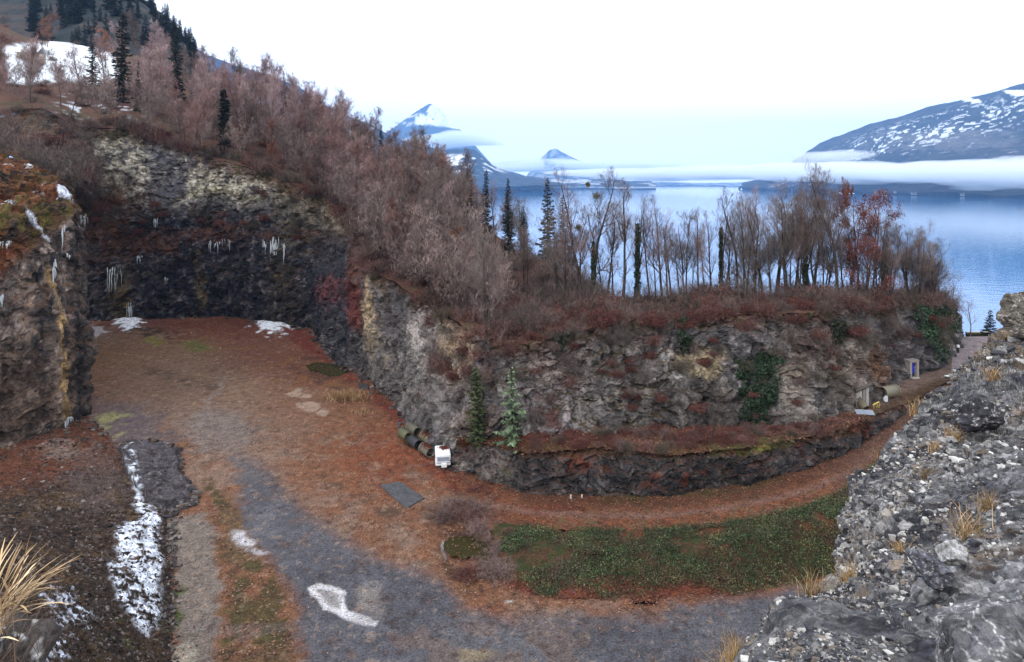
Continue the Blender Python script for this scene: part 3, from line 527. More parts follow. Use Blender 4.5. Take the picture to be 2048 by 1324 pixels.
# ---------------- lake and far shores
tag(link('lake', mesh_np('lake', [(-30000, 120, -80), (30000, 120, -80), (30000, 27000, -80), (-30000, 27000, -80)], [[0, 1, 2, 3]], M_lake)), kind='structure')
def far_disp(a, s):
    def f(p, n): return np.stack([0*p[:, 0], 0*p[:, 0], (fbm(p/s, 5, 251)-.5)*2*a], 1)
    return f
mt = [((1478, 379.5, 8000), (1480, 374, 8100), (1485, 366, 8500)), ((1500, 380, 7100), (1505, 367, 7400), (1515, 358, 8400)), ((1560, 382, 6277), (1560, 364, 7000), (1572, 330, 8200)), ((1640, 385, 5336), (1640, 342, 6300), (1640, 287, 7800)), ((1740, 388, 4640), (1740, 330, 5800), (1740, 248, 7400)),
      ((1850, 391, 4104), (1850, 310, 5300), (1850, 216, 7000)), ((1950, 393.5, 3740), (1950, 300, 5000), (1950, 192, 6750)), ((2048, 395.5, 3500), (2048, 290, 4800), (2048, 168, 6500)), ((2400, 403, 2810), (2400, 240, 4200), (2400, 70, 6000))]
MT = [[np.array(P(*m_[k])) for m_ in mt] for k in range(3)]
def mt_col(p, px, py, n):
    q = p/1000; n1 = fbm(q*2.2, 4, 261)-.5; n2 = fbm(q*8, 4, 262)-.5; n3 = fbm(q*26, 3, 263)-.5
    c = np.tile(lin((30, 40, 44)), (len(p), 1)); c = mixc(c, sstep(0, .2, n2+n3), (54, 58, 60)); c = mixc(c, sstep(.03, .2, n1+n3), (52, 50, 56))
    ry = np.interp(px, [m_[2][0] for m_ in mt], [m_[2][1] for m_ in mt]); d = py-ry
    sn = blob(0*px, d, 0, 46, 1, 26, 0)*sstep(.13, .18, n2*.5+n3*1.3+n1*.3)*sstep(1640, 1720, px); c = mixc(c, sn, (228, 234, 240)); c = mixc(c, sstep(.17, .22, n3+n2*.5)*sstep(18, 30, d)*(1-sstep(75, 110, d))*.7, (205, 210, 216))
    c = mixc(c, blob(px+n2*40, py+n2*20, 1940, 204, 16, 7, n3, .15), (236, 240, 246)); c = mixc(c, blob(px+n2*40, py+n2*20, 2040, 186, 26, 6, n3, .2), (236, 240, 246))
    c = mixc(c, blob(px, py, 1900, 280, 130, 16, n2*3+n3*3)*.4, (140, 134, 130)); c = mixc(c, blob(px, py, 2060, 320, 60, 8, n2*3+n3*3)*.8, (180, 176, 176))
    return c
surf('mountain', [MT[0], [a+np.array([0, 40, 25]) for a in MT[0]], MT[1], MT[2], [a+np.array([a[0]/a[1]*1500, 1500, -500]) for a in MT[2]]], 520, 260, M_far, mt_col, far_disp(34, 260))
def ridge_m(name, pts, Y, by, snowf, seed, amp=60, thick=2500):
    rt = [np.array(P(a, b, Y)) for a, b in pts]; fb = [np.array(P(a, max(by, b+4), Y*.86)) for a, b in pts]; md = [(a*.5+b*.5)+np.array([0, 0, -.06*(a[2]-b[2])]) for a, b in zip(rt, fb)]
    bk_ = [a+np.array([a[0]/a[1]*thick, thick, -abs(a[2]-fb[0][2])]) for a in rt]
    def cf(p, px, py, n):
        q = p/Y; n1 = fbm(q*30, 4, seed)-.5; n2 = fbm(q*110, 4, seed+4)-.5; c = np.tile(lin((46, 62, 74)), (len(p), 1)); c = mixc(c, sstep(0, .2, n2), (66, 76, 84)); return mixc(c, snowf(px+n1*60, py+n1*30+n2*16, n1, n2), (236, 240, 246))
    surf(name, [fb, md, rt, bk_], 240, 80, M_far, cf, far_disp(amp, Y*.04))
def niesen(px, py, a, b): return np.clip(sstep(-.06, .06, b+a*.8+.03+.12*sstep(835, 870, px)-.5*sstep(248, 262, py)-.16*(1-sstep(3, 12, np.abs(py-(212+(838-px)*.9)-6)))), 0, 1)
ridge_m('mountain', [(560, 390), (680, 320), (785, 256), (838, 214), (862, 202), (885, 222), (918, 252), (985, 330), (1100, 366)], 14500, 369, niesen, 301, 60)
ridge_m('mountain', [(250, 60), (400, 100), (470, 130), (505, 140), (540, 152), (600, 172), (640, 205), (700, 232), (745, 250), (800, 280), (880, 300), (948, 296), (965, 312), (990, 334), (1050, 352), (1120, 366)], 6500, 372, lambda px, py, a, b: sstep(.0, .1, b+a)*blob(px, py, 700, 262, 80, 30)+sstep(-.03, .05, b+a)*blob(px, py, 930, 330, 90, 18), 311, 30)
ridge_m('mountain', [(1040, 366), (1080, 318), (1100, 299), (1112, 295), (1135, 308), (1172, 326), (1230, 366)], 17000, 369, lambda px, py, a, b: sstep(0, .1, b)*.3, 321, 40)
ridge_m('hills', [(960, 369), (1000, 350), (1060, 352), (1130, 358), (1200, 356), (1230, 358), (1262, 362), (1300, 361), (1312, 368)], 9500, 375.5, lambda px, py, a, b: sstep(.0, .1, b+a)*.5, 331, 12, 900)
ridge_m('hills', [(1250, 368), (1320, 364), (1400, 366), (1500, 364), (1650, 365), (1700, 369)], 17000, 370.5, lambda px, py, a, b: sstep(-.05, .1, b+a)*.7, 341, 12, 900)
#SECTION_TREES
# ================================================================== VEGETATION
DES = 0.38
def unit(a): return a/np.maximum(np.linalg.norm(a, axis=-1, keepdims=True), 1e-9)
def tubes(mb, pts, rads, m, col):
    N, k = rads.shape; d = unit(np.gradient(pts, axis=1)); ref = np.where(np.abs(d[..., 2:3]) > .9, np.array([1., 0, 0]), np.array([0, 0, 1.]))
    a = unit(np.cross(d, ref)); b_ = np.cross(d, a)
    an = np.arange(m)/m*2*np.pi if m > 2 else np.array([0, np.pi])
    V = pts[:, :, None]+(a[:, :, None]*np.cos(an)[None, None, :, None]+b_[:, :, None]*np.sin(an)[None, None, :, None])*rads[:, :, None, None]
    i = np.arange(N*k*m).reshape(N, k, m)
    if m > 2: Q = np.stack([i[:, :-1], np.roll(i[:, :-1], -1, 2), np.roll(i[:, 1:], -1, 2), i[:, 1:]], -1).reshape(-1, 4)
    else: Q = np.stack([i[:, :-1, 0], i[:, :-1, 1], i[:, 1:, 1], i[:, 1:, 0]], -1).reshape(-1, 4)
    c = np.asarray(col, float); c = c if c.ndim == 1 else np.repeat(c, k*m, 0)
    mb.add(V, Q, c)
def grow(rng, start, d, L, r, k, upw, jit, taper=.3):
    N = len(L); pts = [start]; dd = unit(d)
    for i in range(k):
        dd = unit(dd+np.array([0, 0, 1.])*upw/k+rng.normal(0, jit, (N, 3))); pts.append(pts[-1]+dd*(L/k)[:, None])
    return np.stack(pts, 1), r[:, None]*np.linspace(1, taper, k+1)[None]
def sprout(rng, pts, rads, L, n, t0, t1, ang, ratio, fall=.5, rr=.5):
    N, k, _ = pts.shape; t = np.sort(rng.uniform(t0, t1, (N, n)), 1); f = t*(k-1); i = np.minimum(f.astype(int), k-2); w = (f-i)[..., None]
    ar = np.arange(N)[:, None]; p0 = pts[ar, i]; p1 = pts[ar, i+1]; s = p0*(1-w)+p1*w; pd = unit(p1-p0)
    q = unit(np.cross(pd, rng.normal(0, 1, (N, n, 3)))); a = R(1)*rng.uniform(ang[0], ang[1], (N, n))[..., None]
    d = pd*np.cos(a)+q*np.sin(a); l = L[:, None]*ratio*(1-fall*(t-t0)/(t1-t0))*rng.uniform(.65, 1.3, (N, n)); r = (rads[ar, i]*(1-w[..., 0])+rads[ar, i+1]*w[..., 0])*rr
    return s.reshape(-1, 3), d.reshape(-1, 3), l.ravel(), np.maximum(r.ravel(), .004)
def quads(rng, c, size, col, asp=.6, flat=0.0, var=.25):
    N = len(c); a = rng.normal(0, 1, (N, 3)); n = rng.normal(0, 1, (N, 3)); n[:, 2] += flat*3; n = unit(n); a = unit(a-n*(a*n).sum(1, keepdims=True)); b_ = np.cross(n, a)
    s = size*rng.uniform(.6, 1.4, N); a = a*s[:, None]; b_ = b_*(s*asp)[:, None]
    V = np.stack([c-a, c+b_*.8, c+a, c-b_*.8], 1); cc = np.asarray(col, float)*np.ones((N, 1))*rng.uniform(1-var, 1+var, (N, 1))
    return V.reshape(-1, 3), np.arange(N*4).reshape(N, 4), np.repeat(cc, 4, 0)
def bare_tree(seed, H=15, r0=.2, lean=0.05, n1=22, t0=.3, ang1=(30, 60), ratio=.36, n2=8, n3=7, n4=4, tw=.013, tcol=(80, 68, 60), wcol=(136, 108, 104), leaf=None, nleaf=0, stems=1, upw=.7, lsz=.12):
    rng = np.random.default_rng(seed); tr, cr = MB(), MB(); tc, wc = lin(tcol), lin(wcol, 1.25)
    d0 = np.array([[0, 0, 1.]])+rng.normal(0, lean, (stems, 3))*(1+2.2*(stems > 1)); st = np.zeros((stems, 3)); st[:, :2] = rng.normal(0, .35*(stems > 1), (stems, 2)); st[:, 2] = -.6
    L = H*rng.uniform(.85 if stems > 1 else .97, 1.0, stems)
    p0, q0 = grow(rng, st, d0, L, np.full(stems, r0)/stems**.3, 10, .3, .06, .15); tubes(tr, p0, q0, 7, tc)
    s, d, l, r = sprout(rng, p0, q0, L, n1, t0, .98, ang1, ratio, .55, .5); p1, q1 = grow(rng, s, d, l, r, 5, upw, .13, .3); tubes(cr, p1, q1, 4, tc*.5+wc*.4)
    s, d, l, r = sprout(rng, p1, q1, l, n2, .2, .98, (25, 60), .5, .4, .6); p2, q2 = grow(rng, s, d, l, r, 4, upw*.5, .16, .4); tubes(cr, p2, q2, 3, tc*.3+wc*.7)
    s, d, l, r = sprout(rng, p2, q2, l, n3, .15, .98, (20, 60), .6, .3, .7); p3, q3 = grow(rng, s, d, l, np.full(len(l), tw), 2, .3, .15, .6); tubes(cr, p3, q3, 2, wc[None]*rng.uniform(.75, 1.25, (len(l), 1)))
    tips = p3[:, -1]
    if n4:
        s, d, l, r = sprout(rng, p3, q3, l, n4, .2, 1, (15, 55), .65, .2, .8); p4, q4 = grow(rng, s, d, l, np.full(len(l), tw*.8), 1, .2, .15, .6); tubes(cr, p4, q4, 2, wc[None]*rng.uniform(.75, 1.25, (len(l), 1))); tips = np.concatenate([tips, p4[:, -1], p4[:, 0]])
    if leaf is not None:
        c = tips[rng.integers(0, len(tips), nleaf)]+rng.normal(0, .12, (nleaf, 3)); cr.add(*quads(rng, c, lsz, lin(leaf), .7, var=.4))
    return [('trunk', tr.mesh('trunk', M_bark, True)), ('crown', cr.mesh('crown', M_twig))]
def conifer(seed, H=18, rb=2.6, t0=.08, col=(34, 50, 38), tip=(52, 70, 50), droop=.55, nb=150, needle=.28, dens=38, p=.85, tcol=(66, 54, 46)):
    rng = np.random.default_rng(seed); tr, cr = MB(), MB()
    p0, q0 = grow(rng, np.array([[0, 0, -.6]]), np.array([[0, 0, 1.]]), np.array([H*.98]), np.array([H*.012+.04]), 8, .2, .01, .08); tubes(tr, p0, q0, 7, lin(tcol))
    t = t0+(1-t0)*np.linspace(0, .985, nb)+rng.uniform(-.006, .006, nb); f = t*(8); i = np.minimum(f.astype(int), 7); s = p0[0, i]+(p0[0, i+1]-p0[0, i])*(f-i)[:, None]
    az = np.arange(nb)*2.4+rng.normal(0, .3, nb); l = rb*((1-t)/(1-t0))**p*rng.uniform(.4, 1.2, nb)+.15; up_ = .35*t-.1
    k = 6; u = np.linspace(0, 1, k)[None]; h = l[:, None]*u*.97; z = l[:, None]*(up_[:, None]*u-droop*u*(1-.55*u)+.12*u**4)
    br = np.stack([s[:, 0:1]+np.cos(az)[:, None]*h, s[:, 1:2]+np.sin(az)[:, None]*h, s[:, 2:3]+z], 2); tubes(cr, br, np.linspace(1, .3, k)[None]*(.012*l+.008)[:, None], 3, lin(tcol)*.8)
    n = np.maximum((dens*l/rb*2).astype(int), 6); b_ = np.repeat(np.arange(nb), n); uu = rng.uniform(.08, 1, len(b_))**.8; g = uu*(k-1); gi = np.minimum(g.astype(int), k-2)
    c = br[b_, gi]+(br[b_, gi+1]-br[b_, gi])*(g-gi)[:, None]; side = np.stack([-np.sin(az), np.cos(az), 0*az], 1)[b_]; w = (l[b_]*.32*(1.05-uu*.8))*rng.choice([-1, 1], len(b_))*rng.uniform(.1, 1, len(b_))
    out_ = np.stack([np.cos(az), np.sin(az), 0*az], 1)[b_]; d = unit(side*np.sign(w)[:, None]*.8+out_*.7+rng.normal(0, .18, (len(b_), 3))+np.array([0, 0, -.35])); e = needle*rng.uniform(.7, 1.5, len(b_))*(1+.35*l[b_])
    c = c+side*w[:, None]*.55+np.array([0, 0, -.04]); nn = unit(np.cross(d, np.array([0, 0, 1.]))+rng.normal(0, .35, (len(b_), 3))); ww = nn*(e*.26)[:, None]
    V = np.stack([c-d*e[:, None]*.4-ww*.5, c-d*e[:, None]*.2+ww, c+d*e[:, None], c+d*e[:, None]*.1-ww], 1); cc = lin(col)[None]*(1-uu[:, None]*.6)+lin(tip)[None]*uu[:, None]*.6
    cr.add(V, np.arange(len(b_)*4).reshape(-1, 4), np.repeat(cc*rng.uniform(.7, 1.3, (len(b_), 1)), 4, 0))
    return [('trunk', tr.mesh('trunk', M_bark, True)), ('crown', cr.mesh('crown', M_leaf))]
def ivy_trunk(seed, H, r, col=(46, 62, 34), n=1500, lsz=.16, tp=.4):
    rng = np.random.default_rng(seed); mb = MB(); t = rng.uniform(0, 1, n)**.8; a = rng.uniform(0, 2*np.pi, n); rr = r*(1-t*tp)*(.75+.5*np.sin(t*23+a)**2)*rng.uniform(.5, 1.2, n)
    mb.add(*quads(rng, np.stack([np.cos(a)*rr, np.sin(a)*rr, t*H], 1), lsz, lin(col), .85, var=.45)); return mb.mesh('ivy', M_leaf)
def bush(seed, w=1.6, h=1.6, n=40, wcol=(116, 88, 78), leaf=None, nleaf=0, tw=.012, lsz=.1):
    rng = np.random.default_rng(seed); mb = MB(); wc = lin(wcol, 1.1)
    st = np.zeros((n, 3)); st[:, :2] = rng.normal(0, w*.25, (n, 2)); st[:, 2] = -.15; d = np.stack([rng.normal(0, .6, n), rng.normal(0, .6, n), np.ones(n)], 1); l = h*rng.uniform(.6, 1.2, n)
    p, q = grow(rng, st, d, l, np.full(n, .02), 4, -.3, .2, .4); tubes(mb, p, q, 3, wc*.6)
    s, d, l, r = sprout(rng, p, q, l, 8, .2, 1, (20, 70), .5, .3); p2, q2 = grow(rng, s, d, l, np.full(len(l), tw), 3, -.2, .2, .6); tubes(mb, p2, q2, 2, wc[None]*rng.uniform(.7, 1.3, (len(l), 1)))
    s, d, l, r = sprout(rng, p2, q2, l, 5, .1, 1, (20, 70), .6, .3); p3, q3 = grow(rng, s, d, l, np.full(len(l), tw*.8), 1, -.1, .2, .6); tubes(mb, p3, q3, 2, wc[None]*rng.uniform(.7, 1.3, (len(l), 1)))
    if leaf is not None: mb.add(*quads(rng, p3[rng.integers(0, len(p3), nleaf), -1]+rng.normal(0, .08, (nleaf, 3)), lsz, lin(leaf), .7, var=.4))
    return mb.mesh('bush', M_twig)
def spawn(name, label, cat, loc, parts, rz=0.0, sc=1.0, group=None, tilt=(0, 0)):
    o = bpy.data.objects.new(name, None); COL.objects.link(o); o.empty_display_size = .5
    o.location = loc; o.rotation_euler = (tilt[0], tilt[1], rz); o.scale = (sc, sc, sc) if np.isscalar(sc) else sc
    tag(o, label, cat, group)
    for n, me in parts: link(n, me, o)
    return o
rs = np.random.default_rng(7)
V_hill = [bare_tree(10+k, 16, .2, .06, 26, .2, (25, 60), .33, 8, 7, 4, .016, (92, 76, 70), [(164, 132, 131), (156, 112, 106), (168, 138, 138), (130, 104, 99), (140, 98, 90), (122, 102, 94)][k]) for k in range(6)]
V_rust = [bare_tree(30+k, 13, .16, .03, 24, .12, (40, 75), .26, 8, 6, 2, .014, (90, 70, 60), (120, 80, 64), [(150, 86, 58), (168, 108, 76)][k], 5200, upw=.3) for k in range(2)]
V_lake = [bare_tree(50+k, 14, .22, .07, 17, .26, (25, 62), .38, 8, 7, 4, .0095, (70, 60, 54), [(124, 104, 98), (134, 108, 104), (116, 102, 96), (146, 118, 114), (122, 100, 92)][k], stems=[1, 1, 2, 1, 3][k]) for k in range(5)]
V_con = [conifer(70+k, 18, [2.6, 2.2, 3.0][k], [.05, .04, .1][k], droop=[.55, .45, .6][k]) for k in range(3)]
V_fir = [conifer(80, 12, 1.9, .1, nb=60, dens=14, needle=.4), conifer(81, 12, 1.5, .06, nb=60, dens=14, needle=.4)]
# hillside wood: thick growth between the cliff edge and the ridge
HN = HILL.shape
def hill_at(u, v):
    return HILL[int(np.clip(v, 0, 1)*(HN[0]-1)), int(np.clip(u, 0, 1)*(HN[1]-1))]
KEEP = [(240, 24, 215), (187, 15, 225), (275, 12, 200), (354, 20, 240), (447, 14, 176), (565, 14, 250), (762, 14, 215), (943, 14, 125), (973, 18, 135), (1014, 18, 132), (1095, 24, 122), (1130, 16, 118), (545, 12, 172)]
def blocked(x, q): return any(abs(x-a) < w and d-48 < q[1] < d+1 for a, w, d in KEEP)     # the evergreens stand free
cnt = 0
for k in range(4000):
    if cnt >= 200: break
    u, v = rs.uniform(0, .62), rs.uniform(.26, .8)
    q = hill_at(u, v); x, y = proj(q)
    if x > 1120 or x < -70: continue
    if 0 < x < 235 and 70 < y < 172 and rs.uniform() > .22: continue
    if 10 < x < 235 and 172 <= y < 230 and rs.uniform() > .45: continue
    if blocked(x, q): continue
    h = rs.uniform(.8, 1.3)*(1.05 if x < 700 else .85)*(.75 if v < .34 else 1)
    if x < 260: h = min(h, 1.1)
    if x > 930: h *= .72
    vv = V_hill[rs.integers(0, 3) if rs.uniform() > .15+.75*(x > 780)+.3*(620 < x <= 780) else rs.integers(3, 6)]
    spawn('bare_tree', 'bare mauve-brown tree in the dense leafless wood covering the slope above the quarry', 'tree', q, vv, rs.uniform(0, 6.28), (h*rs.uniform(.8, 1.2), h*rs.uniform(.8, 1.2), h), 'bare trees of the hillside wood'); cnt += 1
V_mass = bare_tree(20, 16, .1, .04, 20, .15, (25, 55), .34, 7, 5, 3, .026, (92, 76, 70), (128, 106, 100))
def merged(name, label, cat, items, mat):                 # items: (mesh, point, turn, scale)
    vs, qs, cs, n = [], [], [], 0; cache = {}
    for me, q, a, sc in items:
        if me.name not in cache:
            v = np.zeros(len(me.vertices)*3); me.vertices.foreach_get('co', v); f = np.zeros(len(me.loops), int); me.loops.foreach_get('vertex_index', f); cc = np.zeros(len(me.vertices)*4); me.color_attributes['Col'].data.foreach_get('color', cc)
            cache[me.name] = (v.reshape(-1, 3), f.reshape(-1, 4), cc.reshape(-1, 4)[:, :3])
        v, f, cc = cache[me.name]; r = np.array([[math.cos(a), math.sin(a), 0], [-math.sin(a), math.cos(a), 0], [0, 0, 1]]); vs.append((v*np.array(sc))@r+np.array(q)); qs.append(f+n); cs.append(cc*rs.uniform(.75, 1.25)); n += len(v)
    return tag(link(name, mesh_np(name, np.concatenate(vs), np.concatenate(qs), mat, np.concatenate(cs))), label, cat, kind='stuff')
items = []
for k in range(6000):
    if len(items) >= 270: break
    u, v = rs.uniform(0, .62), rs.uniform(.25, .82); q = hill_at(u, v); x, y = proj(q)
    if x > 1135 or x < -90 or (8 < x < 235 and 75 < y < 172 and rs.uniform() > .12): continue
    if blocked(x, q): continue
    h = rs.uniform(.6, 1.05)*(.72 if x > 930 else .9); items.append((V_mass[1][1], q, rs.uniform(0, 6.28), (h*1.3, h*1.3, h)))
merged('woodland', 'bare twiggy growth filling the wood on the slope above the quarry', 'woodland', items, M_twig)
def ground(px, v):                                   # point of the hillside seen in column px at depth fraction v
    row = HILL[int(v*(HN[0]-1))]; x, y = proj(row); return row[np.argmin(np.abs(x-px))]
def at_y(px, Y):
    g = HILL[HN[0]//4:].reshape(-1, 3); x, y = proj(g); i = np.argmin(np.maximum(np.abs(x-px)-3, 0)*40+np.abs(g[:, 1]-Y)); return g[i]
def tall(name, label, px, Y, ytop, parts, H, wide=1.0, group=None, cat='tree', pt=None, rz=None, tilt=(0, 0)):
    q = at_y(px, Y) if pt is None else np.array(pt); h = ((HY-ytop)/F*q[1]-q[2])/H
    return spawn(name, label, cat, q, parts, rs.uniform(0, 6.28) if rz is None else rz, (h*wide, h*wide, h), group, tilt)
# evergreens standing in the wood
tall('spruce_tree', 'tallest broad dark spruce beside the snowy meadow at upper left', 240, 215, 12, conifer(90, 22, 2.5, .02, col=(40, 48, 42), tip=(66, 72, 62), p=.45, nb=190), 22, .95)
tall('spruce_tree', 'small dark spruce in front of the snow meadow, left of the tallest spruce', 187, 225, 58, V_con[0], 18, .9)
tall('spruce_tree', 'slim mid-green spruce close to the right of the tallest spruce', 275, 200, 118, V_con[1], 18, .8)
tall('spruce_tree', 'leaning dark spruce rising above the bare trees, second tallest on the hill', 354, 240, 38, V_con[2], 18, .9)
tall('ivy_clad_tree', 'narrow column of a tree wrapped in dark green ivy, mid slope', 447, 176, 168, conifer(93, 14, 1.1, .1, col=(30, 48, 36), tip=(42, 62, 46), p=.25, nb=150, needle=.3), 14, 1)
tall('spruce_tree', 'open dark fir standing on the skyline of the ridge with tiered branches', 565, 250, 136, V_con[2], 18, .7)
tall('spruce_tree', 'short dark spruce beneath the skyline fir on the ridge', 546, 240, 172, V_con[0], 18, .7)
tall('spruce_tree', 'tiny spruce on the skyline left of the ridge fir', 481, 275, 126, V_con[1], 18, .8)
tall('spruce_tree', 'tiered fir on the skyline standing before the blue mountain flank', 671, 235, 218, V_con[2], 18, .6)
tall('spruce_tree', 'smallest fir on the skyline right of the tiered fir', 706, 232, 238, V_con[1], 18, .6)
tall('spruce_tree', 'dark compact fir on the skyline left of the snowy pyramid peak', 762, 215, 242, V_con[0], 18, .9)
tall('spruce_tree', 'small dark fir by the edge of the ridge under the skyline firs', 610, 235, 205, V_con[1], 18, .8)
tall('spruce_tree', 'tall narrow spruce before the lake, leftmost of the row of three', 973, 135, 328, V_con[0], 18, .75)
tall('spruce_tree', 'narrow spruce before the lake, middle of the row of three', 1014, 132, 347, V_con[1], 18, .85)
tall('spruce_tree', 'thick spruce before the lake, rightmost and bushiest of the row of three', 1095, 122, 342, V_con[2], 18, .8)
tall('spruce_tree', 'low young spruce between the middle and rightmost lake spruces', 1050, 128, 412, V_con[0], 18, 1.1)
tall('larch_tree', 'brownish half-bare larch right beside the bushiest lake spruce', 1130, 118, 378, conifer(96, 16, 2.4, .1, col=(84, 70, 56), tip=(116, 96, 84), droop=.2, nb=110, dens=16), 16, 1)
tall('larch_tree', 'straw-grey feathery larch left of the row of three lake spruces', 943, 125, 340, conifer(97, 16, 1.9, .1, col=(110, 92, 80), tip=(150, 128, 114), droop=.25, nb=120, dens=18), 16, 1)
tall('ivy_clad_tree', 'ivy-covered tree with grey-green crown among the bare trees near the ridge end', 885, 130, 345, conifer(98, 14, 1.3, .2, col=(74, 74, 56), tip=(110, 108, 84), p=.4, nb=120), 14, 1)
tall('holly_tree', 'dark evergreen hidden in brown twigs on the lip of the near cliff', 1150, 95, 560, conifer(99, 9, 2.2, .05, col=(50, 62, 44), tip=(76, 84, 62), p=.5, nb=110), 9, 1.1)
# beeches keeping rust leaves
for lab, x, Y, yt, wd, k in (('rust-leaved beech at the upper left edge above the snow meadow', 82, 300, 28, .8, 1), ('orange-brown beech between the small and the tallest spruce', 212, 280, 50, .9, 1), ('pale orange beech low on the slope right of the slim green spruce', 300, 235, 118, .8, 1),
        ('narrow bright rust beech standing right on the cliff edge', 545, 172, 240, .62, 0), ('rust beech crown peeping out below the ridge fir', 596, 228, 172, .9, 1), ('reddish beech on the slope left of the larch', 790, 128, 400, .75, 0), ('faded rust beech deep in the wood above the cliff corner', 815, 150, 330, .9, 1), ('red-brown beech leaning over the near cliff corner', 900, 100, 500, 1.2, 0)):
    tall('beech_tree', lab, x, Y, yt, V_rust[k], 13, wd)
for k in range(16):
    q = hill_at(rs.uniform(.05, .6), rs.uniform(.27, .7)); x, y = proj(q)
    if not (250 < x < 1080) or blocked(x, q): continue
    h = rs.uniform(.5, .9); spawn('beech_tree', 'rust-brown leafy beech scattered among the bare trees of the slope', 'tree', q, V_rust[k % 2], rs.uniform(0, 6), (h, h, h*1.1), 'rust beeches scattered over the slope')
for k in range(44):
    q = hill_at(rs.uniform(.3, .72), rs.uniform(.3, .75)); x, y = proj(q)
    if not (790 < x < 1150) or blocked(x, q): continue
    h = rs.uniform(.55, .9)*(.8 if x > 1050 else 1); spawn('bare_tree', 'upright bare tree with a visible dark trunk on the slope above the cliff corner', 'tree', q, V_lake[k % 5], rs.uniform(0, 6), (h, h, h*1.1), 'upright bare trees above the cliff corner')
# row of bare trees between the quarry and the lake
LK = [(1112, 425, 100, 2), (1128, 440, 96, 1), (1145, 415, 100, 0), (1156, 450, 95, 3), (1139, 470, 104, 2), (1165, 345, 96, 1), (1190, 338, 95, 0), (1213, 420, 99, 3), (1247, 362, 92, 0), (1300, 410, 100, 3), (1322, 400, 102, 1), (1345, 430, 98, 3), (1375, 425, 96, 2), (1398, 418, 94, 0), (1425, 430, 98, 1), (1470, 378, 97, 0), (1488, 395, 93, 2), (1508, 390, 100, 3), (1530, 395, 96, 1), (1550, 380, 101, 3), (1568, 400, 94, 2), (1590, 385, 97, 0), (1606, 392, 93, 4), (1632, 360, 96, 4), (1655, 420, 100, 1), (1676, 332, 94, 0), (1765, 440, 98, 2), (1790, 452, 100, 4), (1815, 460, 103, 2), (1838, 462, 101, 4), (1862, 490, 104, 2), (1225, 450, 104, 3), (1270, 440, 104, 1), (1360, 470, 103, 3), (1450, 440, 103, 1), (1520, 450, 104, 2), (1700, 420, 104, 1), (1745, 400, 103, 3), (1205, 470, 96, 1), (1310, 470, 96, 3), (1388, 480, 102, 0), (1412, 470, 94, 3), (1498, 460, 97, 1), (1540, 450, 95, 2), (1580, 450, 103, 3), (1645, 440, 97, 2), (1735, 470, 96, 1), (1780, 490, 97, 3), (1828, 510, 99, 2), (1850, 520, 106, 1), (1335, 455, 94, 0), (1458, 450, 96, 3), (1560, 430, 101, 0), (1620, 440, 102, 1), (1688, 460, 97, 3), (1755, 470, 101, 0), (1805, 500, 104, 3)]
LAB = {1190: 'tall open-crowned bare tree with mistletoe balls, left end of the lakeside row', 1247: 'dark-trunked bare tree with a broad fan crown, left part of the lakeside row', 1676: 'tallest bare tree of the lakeside row, left of the red beech', 1632: 'many-stemmed bare tree with upright ivy-green stems left of the tallest', 1165: 'tall thin bare tree beside the larch, first of the lakeside row'}
for x, yt, Y, k in LK:
    lab = LAB.get(x, 'slender leafless tree in the row between the quarry and the lake')
    tall('bare_tree', lab, x, Y, yt, V_lake[k], 14, rs.uniform(.8, 1.05), None if x in LAB else 'leafless trees in the lakeside row')
for k, (x, yt, Y, lean) in enumerate(((1872, 478, 106, .35), (1893, 520, 108, .5))):
    tall('bare_tree', ['bare tree leaning right out over the lake near the ivy corner', 'lowest bare tree bending right towards the lake at the end of the row'][k], x-18, Y, yt, V_lake[2+2*k], 14, 1.1, tilt=(0, lean))
tall('beech_tree', 'large red-leaved beech standing out in the lakeside row', 1722, 95, 372, bare_tree(61, 14, .2, .05, 18, .1, (35, 75), .38, 8, 6, 2, .012, (74, 52, 46), (104, 62, 54), (130, 52, 36), 5200, upw=.2, stems=2, lsz=.11), 14, .85)
tall('beech_tree', 'slim red-leaved beech just left of the large red beech', 1702, 98, 368, V_rust[0], 13, .4)
for lab, x, yt, Y, r in (('ivy-wrapped trunk right of the fan-crowned tree in the lakeside row', 1275, 430, 96, .42), ('ivy-wrapped leaning trunk in the middle of the lakeside row', 1445, 440, 95, .3), ('thick ivy-wrapped trunk near the many-stemmed tree', 1608, 450, 94, .35), ('ivy-wrapped trunk at the left end of the lakeside row', 1186, 470, 94, .3), ('dark ivy-wrapped trunk right of the red beech', 1770, 500, 98, .4)):
    q = at_y(x, Y); h = (HY-yt)/F*q[1]-q[2]; pr = bare_tree(int(x), h*1.2, .2, .03, 9, .5, (25, 50), .3, 5, 5, 2, .012, (60, 54, 46), (104, 88, 80)); spawn('ivy_clad_tree', lab, 'tree', q, pr+[('ivy', ivy_trunk(int(x), h*.9, r))], 0)
for lab, x, y, r in (('round olive mistletoe ball high in the left lakeside tree', 1193, 392, .62), ('small olive mistletoe ball near the top of the left lakeside tree', 1176, 369, .35), ('yellowish mistletoe ball hanging lowest, beside the larch', 1157, 455, .5)):
    mb = MB(); c = np.random.default_rng(int(x)).normal(0, .42, (700, 3)); mb.add(*quads(rs, c*r, .09, lin((104, 92, 46)), .4, var=.4)); o = link('mistletoe', mb.mesh('mistletoe', M_leaf), None, P(x, y, 94.6)); tag(o, lab, 'mistletoe')
